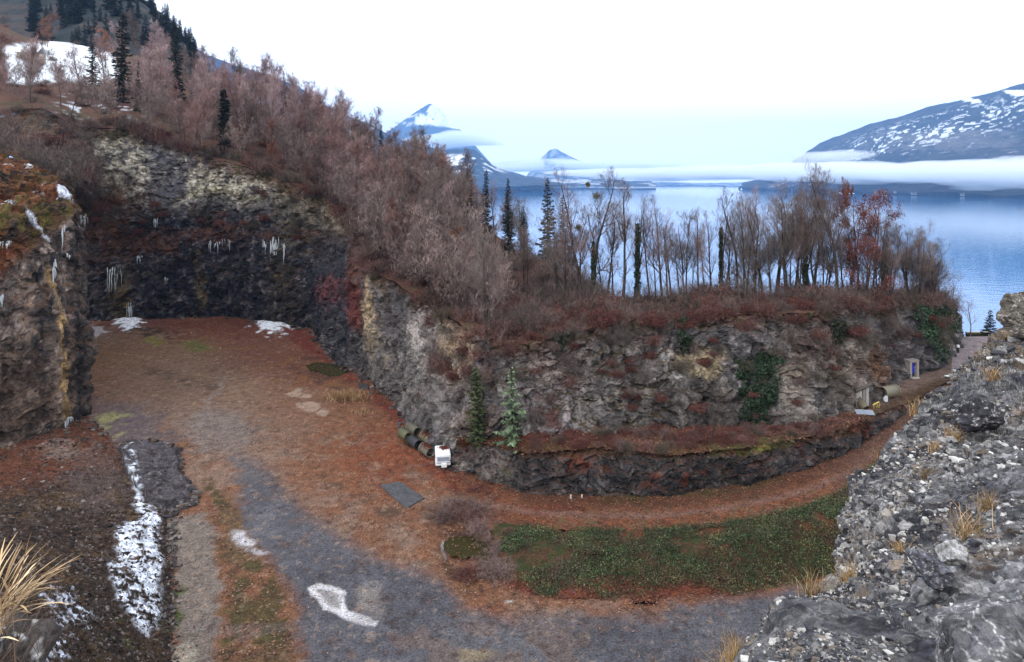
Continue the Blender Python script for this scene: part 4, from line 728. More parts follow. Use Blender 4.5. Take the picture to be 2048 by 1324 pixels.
# brush on the cliff edges
V_bush = [bush(100, 2.2, 2.0, 46, (120, 92, 84)), bush(101, 2.4, 1.7, 46, (128, 84, 74), (112, 54, 40), 500), bush(102, 2.0, 1.8, 44, (98, 84, 70), (92, 84, 50), 220), bush(103, 2.6, 1.4, 50, (112, 66, 56), (116, 50, 36), 1000), bush(104, 1.8, 2.6, 36, (112, 94, 86))]
BN = ['bare', 'red-brown', 'olive', 'rust-leaved', 'tall grey']
MASS = []
def bushes(fn, n, lab, grp, szr=(.7, 1.3), w=(.2, .25, .15, .2, .2)):
    for k in range(n):
        r = fn(k)
        if r is None: continue
        j = rs.choice(5, p=w); s_ = rs.uniform(*szr)
        if lab is None: MASS.append((V_bush[j], r, rs.uniform(0, 6.28), (s_, s_, s_))); continue
        o = link('bush', V_bush[j], None, r); o.rotation_euler = (rs.normal(0, .1), rs.normal(0, .1), rs.uniform(0, 6.28)); o.scale = (s_, s_, s_*rs.uniform(.8, 1.2)); tag(o, BN[j]+' '+lab, 'bush', BN[j]+' '+grp)
def edge(a, b, v0, v1):
    def f(k):
        for _ in range(60):
            q = hill_at(rs.uniform(0, 1), rs.uniform(v0, v1)); x, y = proj(q)
            if a < x < b: return q
    return f
bushes(edge(1060, 1900, .2, .46), 120, 'bush in the thicket on top of the cliff below the lakeside row', 'bushes of the thicket below the lakeside row', (.5, .95), (.2, .34, .12, .3, .04))
bushes(edge(150, 760, .22, .3), 70, None, 'bushes along the far rim', (.9, 1.6), (.3, .3, .2, .1, .1))
bushes(edge(720, 1090, .3, .6), 70, 'bush in the undergrowth of the steep slope above the cliff corner', 'bushes on the slope above the cliff corner', (.7, 1.3), (.35, .2, .1, .1, .25))
CN = CL.shape
def on_cliff(xa, xb, ya, yb):
    def f(k):
        for _ in range(400):
            q = CL[rs.integers(CN[0]//5, CN[0]), rs.integers(0, CN[1])]; x, y = proj(q)
            if xa < x < xb and ya < y < yb: return q+np.array([0, -.3, .1])
    return f
bushes(on_cliff(1060, 1890, 640, 710), 46, 'bush clinging to the upper face of the near cliff', 'bushes clinging high on the near cliff', (.4, .8))
bushes(on_cliff(1060, 1700, 700, 840), 40, None, 'bushes on ledges of the near cliff', (.3, .6), (.2, .2, .2, .3, .1))
bushes(on_cliff(860, 1080, 620, 760), 24, None, 'bushes at the cliff corner', (.5, 1.0), (.35, .2, .15, .1, .2))
bushes(on_cliff(160, 640, 385, 490), 30, None, 'bushes on ledges of the far wall', (.6, 1.1), (.1, .3, .3, .3, 0))
def left_top(k):
    q = GUL[rs.integers(0, GUL.shape[0]), rs.integers(0, GUL.shape[1])]; x, y = proj(q); return q if -40 < x < 190 else None
bushes(left_top, 110, None, 'bushes in the left gully', (1, 2), (.35, .1, .15, .05, .35))
def benchp(k):
    t = rs.uniform(0, 1)
    x = rs.uniform(1060, 1700); f0 = np.array(G(x, np.interp(x, [1060, 1340, 1640, 1715], [868, 858, 852, 824]), -28)); l0 = np.array(P(x, np.interp(x, [q[0] for q in low_top], [q[1] for q in low_top]), np.interp(x, [q[0] for q in low_top], [q[2] for q in low_top]))); return f0*t+l0*(1-t)
bushes(benchp, 90, None, 'bushes on the leafy bench', (.25, .6), (.1, .3, .1, .5, 0))
bushes(edge(-60, 1120, .27, .8), 260, None, '', (.7, 1.3), (.35, .25, .1, .2, .1)); bushes(edge(1060, 1880, .3, .6), 120, None, '', (.5, 1.1)); bushes(edge(1120, 1900, .4, .62), 60, None, '', (.9, 1.7), (.3, .05, .1, .05, .5)); bushes(edge(1060, 1190, .4, .78), 60, None, '', (.8, 1.5), (.35, .15, .1, .1, .3))
for x_, y_, s_ in ((900, 1022, .8), (925, 1030, .9), (948, 1026, .8), (975, 1050, .7), (880, 1038, .6), (960, 1060, .7), (1000, 1150, .6), (980, 1140, .7), (935, 1150, .5), (1150, 1150, .8), (1170, 1140, .7), (1000, 1100, .6), (1030, 985, .6), (955, 985, .6)): MASS.append((V_bush[int(x_) % 4], np.array(G(x_, y_)), x_, (s_*1.3, s_*1.3, s_*.7)))
merged('undergrowth', 'tangled bare undergrowth on the ledges, rims and wood floor', 'undergrowth', MASS, M_twig)
# young firs before the cliff
spawn('fir_tree', 'pale blue-green young fir on the bench in front of the cliff', 'tree', tuple(np.array(G(1026, 885, -29.2))+np.array([0, -.6, .1])), conifer(120, 9.6, 2.3, .02, col=(78, 104, 66), tip=(136, 164, 112), droop=.55, nb=66, dens=40, needle=.22, p=.75), .5, (.92, .92, .98))
spawn('yew_tree', 'narrow olive-green evergreen left of the pale young fir', 'tree', tuple(np.array(G(955, 878, -29.4))+np.array([0, -.6, .1])), conifer(121, 9.4, 1.0, .02, col=(58, 72, 32), tip=(98, 108, 48), droop=.3, nb=110, dens=34, needle=.22, p=.35), .2, (1, 1, .98))
spawn('fir_tree', 'small dark green fir by the roadside overlooking the lake', 'tree', G(1980, 668, -26.45), conifer(122, 5.2, 1.5, .02, col=(26, 46, 32), tip=(36, 58, 40), droop=.25, nb=80, dens=24, needle=.2), .5, .95)
spawn('bare_tree', 'small forked bare tree by the low wall at the end of the track', 'tree', G(1941, 667, -26.45), bare_tree(123, 5.5, .11, .1, 7, .15, (25, 50), .6, 5, 4, 2, .01, (110, 96, 88), (130, 112, 106)), 1.2)
spawn('bare_tree', 'thin pale bare tree rising behind the ivy corner beside the track', 'tree', P(1908, 640, 122), bare_tree(124, 9, .12, .08, 10, .2, (20, 45), .45, 6, 5, 3, .01, (84, 72, 66), (120, 102, 98), stems=2), .4)
# leafless sapling in front of the lower wall
spawn('bare_tree', 'thin bare sapling on the bench in front of the ivy-hung cliff', 'tree', G(1418, 900, -28.4), bare_tree(126, 7, .07, .04, 12, .2, (30, 60), .35, 6, 5, 2, .009, (76, 66, 58), (96, 82, 74)), .4)
# conifer wood on the hill beyond the snow meadow
for k in range(190):
    x = rs.uniform(60, 395); t = rs.uniform(.1, 1); q = BH[int(t*(BH.shape[0]-1)), np.argmin(np.abs(proj(BH[int(t*(BH.shape[0]-1))])[0]-x))]
    h = rs.uniform(.8, 1.7); spawn('spruce_tree', 'blue-green spruce of the wood on the hill beyond the snow meadow', 'tree', q, V_fir[k % 2], rs.uniform(0, 6), (h*1.3, h*1.3, h), 'spruces on the hill beyond the meadow')
# ivy curtains on the rock
def ivy_patch(label, poly, n, col, seed, lsz=.17, thick=.35, cat='ivy'):
    rng = np.random.default_rng(seed); g = np.concatenate([CL[CN[0]//6:].reshape(-1, 3), HILL[20:60].reshape(-1, 3)]); x, y = proj(g); ok = g[polysd(x+(fbm(g/1.2, 3, seed)-.5)*56, y, poly) > 0]; q = ok[rng.integers(0, len(ok), n)]
    c = q+rng.normal(0, .12, (n, 3))+np.array([0, -1., .1])*rng.uniform(.1, thick+.25, (n, 1)); mb = MB(); mb.add(*quads(rng, c, lsz, lin(col), .85, var=.5)); tag(link('ivy', mb.mesh('ivy', M_leaf)), label, cat)
ivy_patch('large dark green ivy curtain hanging in the middle of the near cliff', [(1470, 716), (1500, 722), (1528, 704), (1552, 712), (1553, 770), (1558, 800), (1540, 822), (1526, 850), (1505, 856), (1490, 836), (1482, 800), (1484, 770), (1474, 745)], 4600, (46, 80, 42), 1, .15)
ivy_patch('dense green ivy over the cliff corner beside the track end', [(1840, 608), (1905, 612), (1905, 650), (1890, 690), (1875, 725), (1855, 690), (1834, 640)], 9000, (46, 80, 42), 2)
ivy_patch('slim ivy strand on the cliff right of the cliff corner', [(1358, 600), (1378, 600), (1376, 700), (1362, 705)], 700, (44, 64, 36), 3)
ivy_patch('ivy tuft under the lip of the cliff above the pale fir', [(1098, 630), (1138, 625), (1132, 690), (1112, 712), (1100, 680)], 900, (40, 62, 36), 4)
ivy_patch('dark ivy streak on the cliff left of the blue doorway', [(1660, 640), (1690, 640), (1685, 690), (1668, 690)], 700, (52, 60, 34), 5)
# ground cover on the bank, fallen leaves
rng = np.random.default_rng(5); bp_ = BANK.reshape(-1, 3); x, y = proj(bp_); dn = fbm(bp_/2.6, 4, 55)-.5+.10*sstep(1050, 1250, x)+.12*blob(x, y, 1560, 1100, 130, 60)-.2*sstep(1165, 1200, y)-.3*(1-sstep(955, 1035, x)); ok = bp_[(dn > -.025) & (x < 1760)]
c = ok[rng.integers(0, len(ok), 80000)]+rng.normal(0, .18, (80000, 3)); c[:, 2] += rng.uniform(.02, .2, len(c)); mb = MB(); kk = rng.uniform(size=(len(c), 1)); cc = np.where(kk+(fbm(c/1.5, 3, 58)[:, None]-.5)*1.8 < .25, lin((116, 122, 54)), np.where(kk-(fbm(c/2.2, 3, 59)[:, None]-.5)*2 < .4, lin((98, 74, 50)), lin((62, 92, 40)))); mb.add(*quads(rng, c, .065, cc, .8, .25, .5)); n_ = 14000; s_ = ok[rng.integers(0, len(ok), n_)]+rng.normal(0, .15, (n_, 3))*np.array([1, 1, .2]); p_, q_ = grow(rng, s_, np.c_[rng.normal(0, .6, (n_, 2)), np.ones(n_)], rng.uniform(.15, .5, n_), np.full(n_, .012), 3, -.6, .2, .3); tubes(mb, p_, q_, 2, lin((104, 104, 56))*rng.uniform(.5, 1.4, (n_, 1)))
tag(link('ground_cover', mb.mesh('ground_cover', M_leaf)), 'green ivy and bramble covering the bank below the road', 'ground cover', kind='stuff')
mb = MB()
def litter(grid, mask, n, col, sz):
    g = grid.reshape(-1, 3); x, y = proj(g); g = g[mask(x, y)]; c = g[rng.integers(0, len(g), n)]+np.c_[rng.normal(0, .25, (n, 2)), rng.uniform(.02, .07, n)]; mb.add(*quads(rng, c, sz, lin(col), .7, 1.2, .45))
fl = p.reshape(-1, 3); q0 = np.array([G(a_, b__) for a_, b__ in zip(rng.uniform(180, 1700, 150000), rng.uniform(640, 1320, 150000))]); x, y = proj(q0)
wred = np.clip(sstep(20, -60, polysd(x, y, GREY))*(.25+.75*sstep(.0, .2, fbm(q0/5, 3, 9)-.45)), 0.02, 1); wred = np.where(polysd(x, y, PATH) > 0, .1, wred); q0 = q0[(rng.uniform(size=len(q0)) < wred*.5)]; q0[:, 2] += .1
lc = np.array([lin(v) for v in ((142, 82, 50), (112, 58, 38), (166, 118, 84), (74, 52, 42), (150, 96, 56), (96, 66, 48))])
mb.add(*quads(rng, q0, .095, lc[rng.integers(0, 6, len(q0))], .7, 1.2, .3))
litter(RAMP, lambda x, y: x > 880, 9000, (146, 82, 48), .09); litter(RAMP, lambda x, y: x > 880, 6000, (82, 54, 38), .09); litter(BENCH, lambda x, y: x < 1740, 9000, (132, 66, 40), .1); litter(BENCH, lambda x, y: x < 1740, 5000, (76, 48, 36), .1); litter(BENCH, lambda x, y: x < 1740, 2500, (168, 112, 72), .1); litter(BANK, lambda x, y: (y > 1150) & (x < 1650), 2500, (140, 66, 42), .10)
tag(link('fallen_leaves', mb.mesh('fallen_leaves', M_leaf)), 'red-brown fallen leaves strewn over the quarry ground and road', 'leaves', kind='stuff')
# ================================================================== THINGS IN THE QUARRY
import bmesh
DES = 0.12
def cube_sphere(k):
    V, Q = [], []; idx = {}
    def vid(p):
        key = tuple(np.round(p, 5))
        if key not in idx: idx[key] = len(V); V.append(p)
        return idx[key]
    g = np.linspace(-1, 1, k+1)
    for ax in range(3):
        for sgn in (-1, 1):
            for i in range(k):
                for j in range(k):
                    q = []
                    for a, b_ in ((i, j), (i+1, j), (i+1, j+1), (i, j+1)):
                        p = np.zeros(3); p[ax] = sgn; p[(ax+1) % 3] = g[a]; p[(ax+2) % 3] = g[b_]; q.append(vid(p))
                    Q.append(q if sgn > 0 else q[::-1])
    V = np.array(V); return unit(np.tan(V*.7)), np.array(Q)
def stone(rng, k, planes=9, sq=(1, .8, .6)):
    D, Q = cube_sphere(k); N = unit(rng.normal(0, 1, (planes, 3))); d = rng.uniform(.55, 1, planes); r = np.min(np.where(D@N.T > .15, d/np.maximum(D@N.T, .15), 1.3), 1); return D*np.minimum(r, 1.25)[:, None]*np.array(sq), Q
def shard(rng):                                          # angular broken fragment
    V = np.array([[x, y, z] for z in (-1, 1) for y in (-1, 1) for x in (-1, 1)], float); V = V*rng.uniform(.35, 1.05, (8, 3))*np.array([1, rng.uniform(.5, .9), rng.uniform(.3, .7)]); return V, np.array([[0, 2, 3, 1], [4, 5, 7, 6], [0, 1, 5, 4], [2, 6, 7, 3], [0, 4, 6, 2], [1, 3, 7, 5]])
def scatter_stones(name, label, pts, sizes, cols, seed, k=2):
    rng = np.random.default_rng(seed); mb = MB(); pro = [shard(rng) for _ in range(24)] if k == 0 else [stone(rng, k, 7, (1, rng.uniform(.6, .9), rng.uniform(.35, .75))) for _ in range(14)]
    for q, s_ in zip(pts, sizes):
        V, Q = pro[rng.integers(len(pro))]; a, b_ = rng.uniform(0, 6.28), rng.normal(0, .5); r = np.array([[math.cos(a), math.sin(a), 0], [-math.sin(a), math.cos(a), 0], [0, 0, 1]])@np.array([[1, 0, 0], [0, math.cos(b_), math.sin(b_)], [0, -math.sin(b_), math.cos(b_)]])
        c = cols[rng.integers(len(cols))]; mb.add((V@r)*s_+q, Q, lin(c)*rng.uniform(.7, 1.25))
    return tag(link(name, mb.mesh(name, M_stone)), label, 'stones', kind='stuff')
rng = np.random.default_rng(11)
g = NEAR[int(NEAR.shape[0]*.36):].reshape(-1, 3); n1 = fbm(g/1.7, 3, 501); x, y = proj(g); g = g[(n1 > .435) & (x < 2120) & (y < 1400)]; i = rng.integers(0, len(g), 11000); sz = g[i, 1]/F*np.exp(rng.normal(.95, .62, len(i))).clip(1, 16)
scatter_stones('scree', 'loose grey and white stones littering the right rock slope', g[i]+np.array([0, 0, .01]), sz, [(120, 118, 120), (86, 85, 92), (160, 157, 156), (196, 194, 190), (78, 77, 84), (134, 122, 110)], 12, 0)
g = SCREE.reshape(-1, 3); x, y = proj(g); i = rng.integers(0, len(g), 9000); x, y = x[i], y[i]; sz = g[i, 1]/F*np.exp(rng.normal(.75, .5, len(i))).clip(.8, 9); kp = rng.uniform(size=len(i)) < .35+.65*sstep(950, 1150, y)
scatter_stones('scree', 'dark rubble strewn down the left scree slope', g[i][kp], sz[kp], [(84, 72, 66), (66, 56, 52), (104, 96, 94), (52, 46, 44), (128, 120, 116), (94, 70, 54)], 13, 0)
pts = []
for a, b_ in zip(tp, tp[1:]+tp[:1]):
    for t_ in np.linspace(0, 1, 26): pts.append(np.array(G(a[0]*(1-t_)+b_[0]*t_+rng.normal(0, 3), a[1]*(1-t_)+b_[1]*t_+rng.normal(0, 2), -32.95)))
pts = np.array(pts); x, y = proj(pts); kp = (x > 300) | (y < 895); scatter_stones('stones', 'rim of dark broken stones around the gravel mound', pts[kp], np.exp(rng.normal(-1.55, .45, kp.sum())), [(92, 86, 88), (70, 64, 66), (120, 112, 110), (86, 66, 54)], 14, 0)
pts = np.array([G(345+rng.normal(0, 7)-.02*(b_-1100), b_, -32.95) for b_ in rng.uniform(1010, 1330, 420)]); scatter_stones('stones', 'broken stones along the foot of the left scree slope', pts, pts[:, 1]/F*np.exp(rng.normal(1.0, .5, len(pts))), [(92, 84, 82), (70, 62, 60), (120, 112, 108)], 17, 0)
pts = np.array([G(a, b_, -32.95) for a, b_ in zip(rng.uniform(180, 1500, 1400), rng.uniform(650, 1300, 1400))]); scatter_stones('stones', 'small pale stones scattered over the quarry ground', pts, pts[:, 1]/F*rng.uniform(.5, 1.3, len(pts)), [(190, 180, 172), (150, 140, 134), (90, 80, 78)], 15, 1)
pts = []
for k in range(900):
    j = rng.integers(0, CL.shape[1]); q = CL[int(CL.shape[0]*.2), j]; x, y = proj(q)
    if 160 < x < 930: pts.append(np.array([q[0], q[1], -33])+np.array([rng.normal(0, .5), -abs(rng.normal(.3, 1.1)), .05]))
pts = np.array(pts); scatter_stones('stones', 'fallen rock fragments along the foot of the quarry walls', pts, np.exp(rng.normal(-1.3, .5, len(pts))), [(84, 80, 82), (64, 60, 62), (112, 104, 100), (100, 70, 54)], 16, 0)
def boulder(name, label, loc, size, col, seed, rz=0, cat='rock', group=None, k=22, planes=22):
    r_ = np.random.default_rng(seed); V, Q = stone(r_, k, planes, (1, 1, 1)); V = V*np.array(size); V += (fbm(V/max(size)*3, 4, seed)[:, None]-.5)*unit(V)*max(size)*.28
    n1 = fbm(V/max(size)*5, 4, seed+1)-.5; c = np.tile(lin(col), (len(V), 1)); c = mixc(c, sstep(.02, .16, n1)*.5, tuple(min(255, v*1.35) for v in col)); c = mixc(c, sstep(.06, .2, -n1)*.6, tuple(v*.6 for v in col)); u_ = V/max(size); n2 = np.abs(fbm(u_*np.array([3, 3, 6]), 3, seed+4)-.5); c = mixc(c, 1-sstep(0, .02, n2), (205, 203, 200))
    if k > 40: e1, e2, _ = worley(u_*np.array([4, 3, 4])+(fbm(u_*4, 3, seed+6)[:, None]-.5)*.7, seed); c = mixc(c, (1-sstep(.012, .035, e2-e1))*sstep(-.1, .05, n1)*(.9 if seed == 524 else .3), (214, 212, 210)); V = V+unit(V)*((fbm(u_*14, 3, seed+8)-.5)*.07*max(size))[:, None]
    o = link(name, mesh_np(name, V, Q, M_near, c), None, loc); o.rotation_euler = (0, 0, rz); return tag(o, label, cat, group)
boulder('boulder', 'big pale weathered rock standing at the top of the slope at the right edge', P(2062, 640, 30), (1.25, 1.2, 1.35), (124, 115, 104), 521, k=60)
boulder('boulder', 'whitish rounded rock jutting from the edge of the slope, above the steep pale face', P(1808, 905, 20), (.45, .7, .5), (150, 150, 154), 522)
boulder('boulder', 'dark flat-topped rock ledge overhanging the bank at the slope edge', P(1738, 978, 17.2), (.62, .5, .18), (92, 90, 94), 523, .3)
boulder('boulder', 'grey veined slab of rock at the very bottom right corner', P(2030, 1300, 5.0), (.8, .75, .3), (116, 114, 118), 524, .4, k=90)
boulder('boulder', 'blue-grey lumpy rock amid white stones, low on the right slope', P(1855, 1130, 8.6), (.22, .3, .2), (104, 104, 114), 525, .4)
boulder('boulder', 'bright white quartz rock beside the straw tuft on the right slope', P(1905, 1105, 9.0), (.24, .26, .18), (186, 184, 184), 526, .8)
boulder('boulder', 'dark angular rock just above the middle of the right slope', P(1965, 830, 17), (.7, .5, .5), (76, 74, 82), 527, .2)
boulder('boulder', 'squarish pale stone on the left shoulder of the right slope', P(1665, 1180, 12.6), (.2, .3, .25), (140, 132, 124), 528)
for k in range(26):
    r_ = np.random.default_rng(600+k); g = NEAR[int(NEAR.shape[0]*r_.uniform(.42, .9)), r_.integers(60, NEAR.shape[1]-60)]; x, y = proj(g)
    if x > 2060 or y > 1330: continue
    s_ = g[1]/F*r_.uniform(9, 20); boulder('rock', 'angular grey rock lying half sunk in the scree of the right slope', g, (s_, s_*.8, s_*.55), [(112, 110, 114), (84, 83, 90), (140, 138, 138)][k % 3], 600+k, r_.uniform(0, 6), 'rock', 'angular rocks in the right scree', 8, 12)
boulder('rock', 'pale flat rock lying on the far end of the gravel mound', G(286, 888, -32.4), (.75, .5, .22), (146, 138, 136), 531)
# grass tufts
def tuft(seed, n, h, spread, cols, w=.006, bend=.9, plume=0, dirv=(0, 0)):
    r_ = np.random.default_rng(seed); mb = MB(); st = np.zeros((n, 3)); st[:, :2] = r_.normal(0, spread*.25, (n, 2)); d = np.stack([r_.normal(dirv[0], .35, n), r_.normal(dirv[1], .35, n), np.ones(n)], 1); l = h*r_.uniform(.5, 1.15, n)
    p_, q_ = grow(r_, st, d, l, np.full(n, w), 7, -bend, .05, .25)
    if plume: k = r_.uniform(size=n) < plume; q_[k, 4:] = w*np.array([2.2, 4.2, 3.2, .6])
    c = np.array([lin(cols[j]) for j in r_.integers(0, len(cols), n)])*r_.uniform(.7, 1.3, (n, 1)); tubes(mb, p_, q_, 2, c); return mb.mesh('grass_tuft', M_leaf)
STRAW = [(196, 160, 112), (170, 134, 88), (214, 184, 140), (140, 104, 66)]
def put(name, label, cat, me, loc, sc=1, rz=0, group=None):
    o = link(name, me, None, loc); o.scale = (sc,)*3 if np.isscalar(sc) else sc; o.rotation_euler = (0, 0, rz); return tag(o, label, cat, group)
put('grass_tuft', 'golden plumed reed grass arching in from the left edge, nearest the camera', 'grass tuft', tuft(701, 190, .74, .34, [(222, 192, 148), (202, 170, 126), (236, 212, 172), (172, 142, 104)], .0022, 1.0, .5, (.12, .1)), P(-22, 1262, 6))
put('grass_tuft', 'thin dark dead stalks below the golden reed grass', 'grass tuft', tuft(702, 60, .75, .5, [(92, 76, 66), (120, 96, 78)], .003, .6, 0, (.35, 0)), P(20, 1330, 6.2))
me = bpy.data.meshes.new('rock_ledge'); ledge = boulder('boulder', 'dark rock ledge under the reed grass at the lower left edge', P(-60, 1340, 6.3), (.42, .9, .42), (76, 70, 68), 540)
put('grass_tuft', 'wide patch of straw-coloured dry grass on the quarry ground by the wall', 'grass tuft', tuft(703, 900, 1.5, 5.5, STRAW, .03, .5), G(693, 797, -33), (1.15, .7, .9))
put('grass_tuft', 'small straw tuft just below the wide dry grass patch', 'grass tuft', tuft(704, 220, .7, 2.2, STRAW, .02, .5), G(722, 826, -33))
put('grass_tuft', 'low green-brown grass clump at the left end of the pipe stack', 'grass tuft', tuft(705, 260, .9, 2.0, [(96, 96, 54), (120, 104, 60)], .02, .4), G(818, 888, -33))
T2 = [tuft(710+k, 120, .5, .35, STRAW+[(150, 130, 60)], .006, .9) for k in range(3)]
def on_near(px, py):
    g = NEAR.reshape(-1, 3); x, y = proj(g); return g[np.argmin((x-px)**2+(y-py)**2)]
for px, py, s_, lab in ((1772, 940, 1.3, 'reddish straw tuft on the left rim of the slope below the whitish rock'), (1622, 1200, 1.0, 'full pale straw tuft at the left shoulder of the slope beside the squarish stone'), (1385, 1300, .7, None), (1430, 1325, .8, 'orange-brown grass clump at the bottom edge under the slope'), (1935, 1075, 1.0, 'tall dry stalks with reddish base in the middle of the right slope'), (1975, 1020, .7, 'yellow-brown round tuft right of the tall dry stalks'), (1942, 945, .8, None), (1905, 880, .9, None), (1985, 760, 1.2, None), (1870, 905, .7, None), (1850, 955, .6, None), (1785, 1050, .6, None), (2010, 680, 1.5, 'long straw grass in front of the big pale rock'), (1835, 830, 1.3, 'sparse long stalks sticking up at the slope edge against the road'), (1700, 1165, .8, None), (1960, 720, 1.0, None), (1800, 1105, .5, None), (2030, 880, .8, None)):
    q = on_near(px, py)
    put('grass_tuft', lab or 'small straw-coloured grass tuft growing between stones of the right slope', 'grass tuft', T2[px % 3], q+np.array([0, 0, -.02]), s_, px, None if lab else 'small tufts on the right slope')
# water lying on the ground, and a dark disc for the hole
def sheet(name, pts, mat, z, label=None):
    j_ = np.random.default_rng(len(pts)); pts = [(a*(1-t_)+c_*t_+j_.normal(0, 1.6), b_*(1-t_)+d_*t_+j_.normal(0, 1.1)) for (a, b_), (c_, d_) in zip(pts, pts[1:]+pts[:1]) for t_ in (0, .25, .5, .75)]
    me = bpy.data.meshes.new(name); me.from_pydata([G(a, b_, z) for a, b_ in pts], [], [list(range(len(pts)))]); me.materials.append(mat); o = link(name, me); return tag(o, label, kind='structure')
sheet('puddle_or_hole', [(888, 1082), (903, 1073), (930, 1071), (958, 1078), (975, 1090), (992, 1112), (985, 1126), (966, 1122), (952, 1113), (925, 1117), (900, 1110), (886, 1098)], M_pool, -33.2)
sheet('puddle_or_hole', [(606, 720), (640, 722), (672, 728), (700, 744), (708, 760), (690, 764), (668, 756), (640, 746), (614, 735)], M_pool, -33.12)
sheet('puddle_or_hole', [(1272, 1192), (1284, 1187), (1300, 1188), (1308, 1196), (1302, 1206), (1285, 1208), (1274, 1203)], M_pool, -33.45)  # not standing water: added dark disc in place of the hole's dark inside
# flat concrete plate
mb = MB(); pl = [(760, 974), (800, 967), (849, 1000), (812, 1021)]; V = [G(a, b_, -33.1) for a, b_ in pl]+[(*G(a, b_, -33.1)[:2], -32.86) for a, b_ in pl]; mb.add(V, [[4, 5, 6, 7], [0, 1, 5, 4], [1, 2, 6, 5], [2, 3, 7, 6], [3, 0, 4, 7]], lin((92, 92, 96)))
tag(link('concrete_slab', mb.mesh('concrete_slab', M_ground)), 'grey rectangular slab lying flat on the leafy ground below the caravan', 'slab')
# icicles
IC = mesh_np('icicle', *(lambda k: (k.v[0], k.q[0]))(type('o', (), {'v': [np.zeros((3, 3))], 'q': [np.array([[0, 1, 2, 2]])]})), M_ice) if False else None
def icicles(label, cx, cy_, w, h, n, grid, seed):
    r_ = np.random.default_rng(seed); mb = MB(); x, y = proj(grid); flat = grid.reshape(-1, 3); xf, yf = x.ravel(), y.ravel(); pts, rad = [], []
    n = int(n*1.6)+3
    for k in range(n):
        ax = cx+r_.uniform(-w, w); ay = cy_-h/2+r_.uniform(0, h*.35); q = flat[np.argmin((xf-ax)**2+(yf-ay)**2)]; m_ = (np.abs(xf-ax) < 10) & (np.abs(yf-ay) < h*.6); Y = min(q[1], np.percentile(flat[m_, 1], 15) if m_.sum() > 3 else q[1])-.35
        a = np.array(P(ax, ay, Y)); L = h*(.18+.75*r_.uniform()**1.7)/F*Y; pts.append([a+np.array([r_.normal(0, .04), 0, -L*t_]) for t_ in np.linspace(0, 1, 6)]); rad.append(np.array([.5, 1, .8, .6, .35, .08])*r_.uniform(.6, 1.4, 6)*r_.uniform(.04, .15))
    tubes(mb, np.array(pts), np.array(rad), 6, (.7, .75, .8)); tag(link('icicles', mb.mesh('icicles', M_ice, True)), label, 'icicles')
LG = surf_left = None
for k, (lab, cx, cy_, w, h, n) in enumerate((('row of white icicles above the brown stain low on the far wall, left', 230, 562, 16, 56, 9), ('icicles hanging by the dark cleft at the top left of the far wall', 168, 444, 9, 34, 7), ('icicle group under the red ledge in the middle of the far wall', 438, 494, 22, 34, 8), ('small icicle pair left of the middle of the far wall', 279, 518, 6, 18, 4), ('thickest icicle curtain on the far wall, right of its middle', 549, 500, 9, 56, 9), ('short icicles left of the thickest curtain', 530, 497, 4, 40, 3), ('thin icicle streak right of the thickest curtain', 569, 510, 3, 50, 4), ('tiny icicles on the blank dark middle of the far wall', 333, 560, 4, 16, 3), ('faint icicles high on the far wall under the pale rock', 312, 446, 4, 22, 3), ('frozen trickle at the foot of the brown stain on the far wall', 258, 625, 5, 44, 5))):
    icicles(lab, cx, cy_, w, h, n, CL, 800+k)
for k, (lab, cx, cy_, w, h, n) in enumerate((('large icicle curtain on the right corner of the left rock pillar', 133, 482, 11, 70, 12), ('icicles lower on the corner of the left rock pillar', 136, 522, 5, 34, 5), ('long thin frozen streak on the face of the left rock pillar', 108, 552, 3, 70, 4), ('small icicles near the top left of the left rock pillar', 12, 490, 12, 18, 5), ('icicle stumps at the foot of the left rock pillar', 138, 848, 9, 30, 5), ('frozen streak at the left edge on the left rock pillar', 2, 610, 3, 50, 3))):
    icicles(lab, cx, cy_, w, h, n, LEFT, 830+k)
# caravan
def rbox(name, dims, bev, mat, col, seg=3, taper=None):
    bm = bmesh.new(); bmesh.ops.create_cube(bm, size=1)
    for v in bm.verts: v.co = (v.co.x*dims[0], v.co.y*dims[1], (v.co.z+.5)*dims[2])
    if taper:
        for v in bm.verts: taper(v.co)
    if bev: bmesh.ops.bevel(bm, geom=bm.edges[:], offset=bev, segments=seg, profile=.6, affect='EDGES')
    me = bpy.data.meshes.new(name); bm.to_mesh(me); bm.free(); at = me.color_attributes.new('Col', 'FLOAT_COLOR', 'POINT'); c4 = np.ones((len(me.vertices), 4), np.float32); c4[:, :3] = lin(col); at.data.foreach_set('color', c4.ravel()); me.materials.append(mat); return me
def part(name, me, root, loc=(0, 0, 0), rot=(0, 0, 0)):
    o = link(name, me, root, loc); o.rotation_euler = rot; return o
def root(name, label, cat, loc, rz=0, group=None):
    o = bpy.data.objects.new(name, None); COL.objects.link(o); o.location = loc; o.rotation_euler = (0, 0, rz); return tag(o, label, cat, group)
def cyl(name, r, L, mat, col, ri=0, m_=28, axis='y'):
    a = np.arange(m_)/m_*2*np.pi; prof = [(r, -L/2), (r, L/2)]
    if ri: prof += [(ri, L/2), (ri, -L/2), (r, -L/2)]
    else: prof = [(.001, -L/2), (r, -L/2), (r, L/2), (.001, L/2)]
    V = np.array([[[q*np.cos(t_), s_, q*np.sin(t_)] if axis == 'y' else [s_, q*np.cos(t_), q*np.sin(t_)] for t_ in a] for q, s_ in prof]); i = np.arange(V.shape[0]*m_).reshape(-1, m_)
    return mesh_np(name, V, np.stack([i[:-1], np.roll(i[:-1], -1, 1), np.roll(i[1:], -1, 1), i[1:]], -1).reshape(-1, 4), mat, np.tile(lin(col), (V.size//3, 1)), True)
WH = (232, 234, 240)
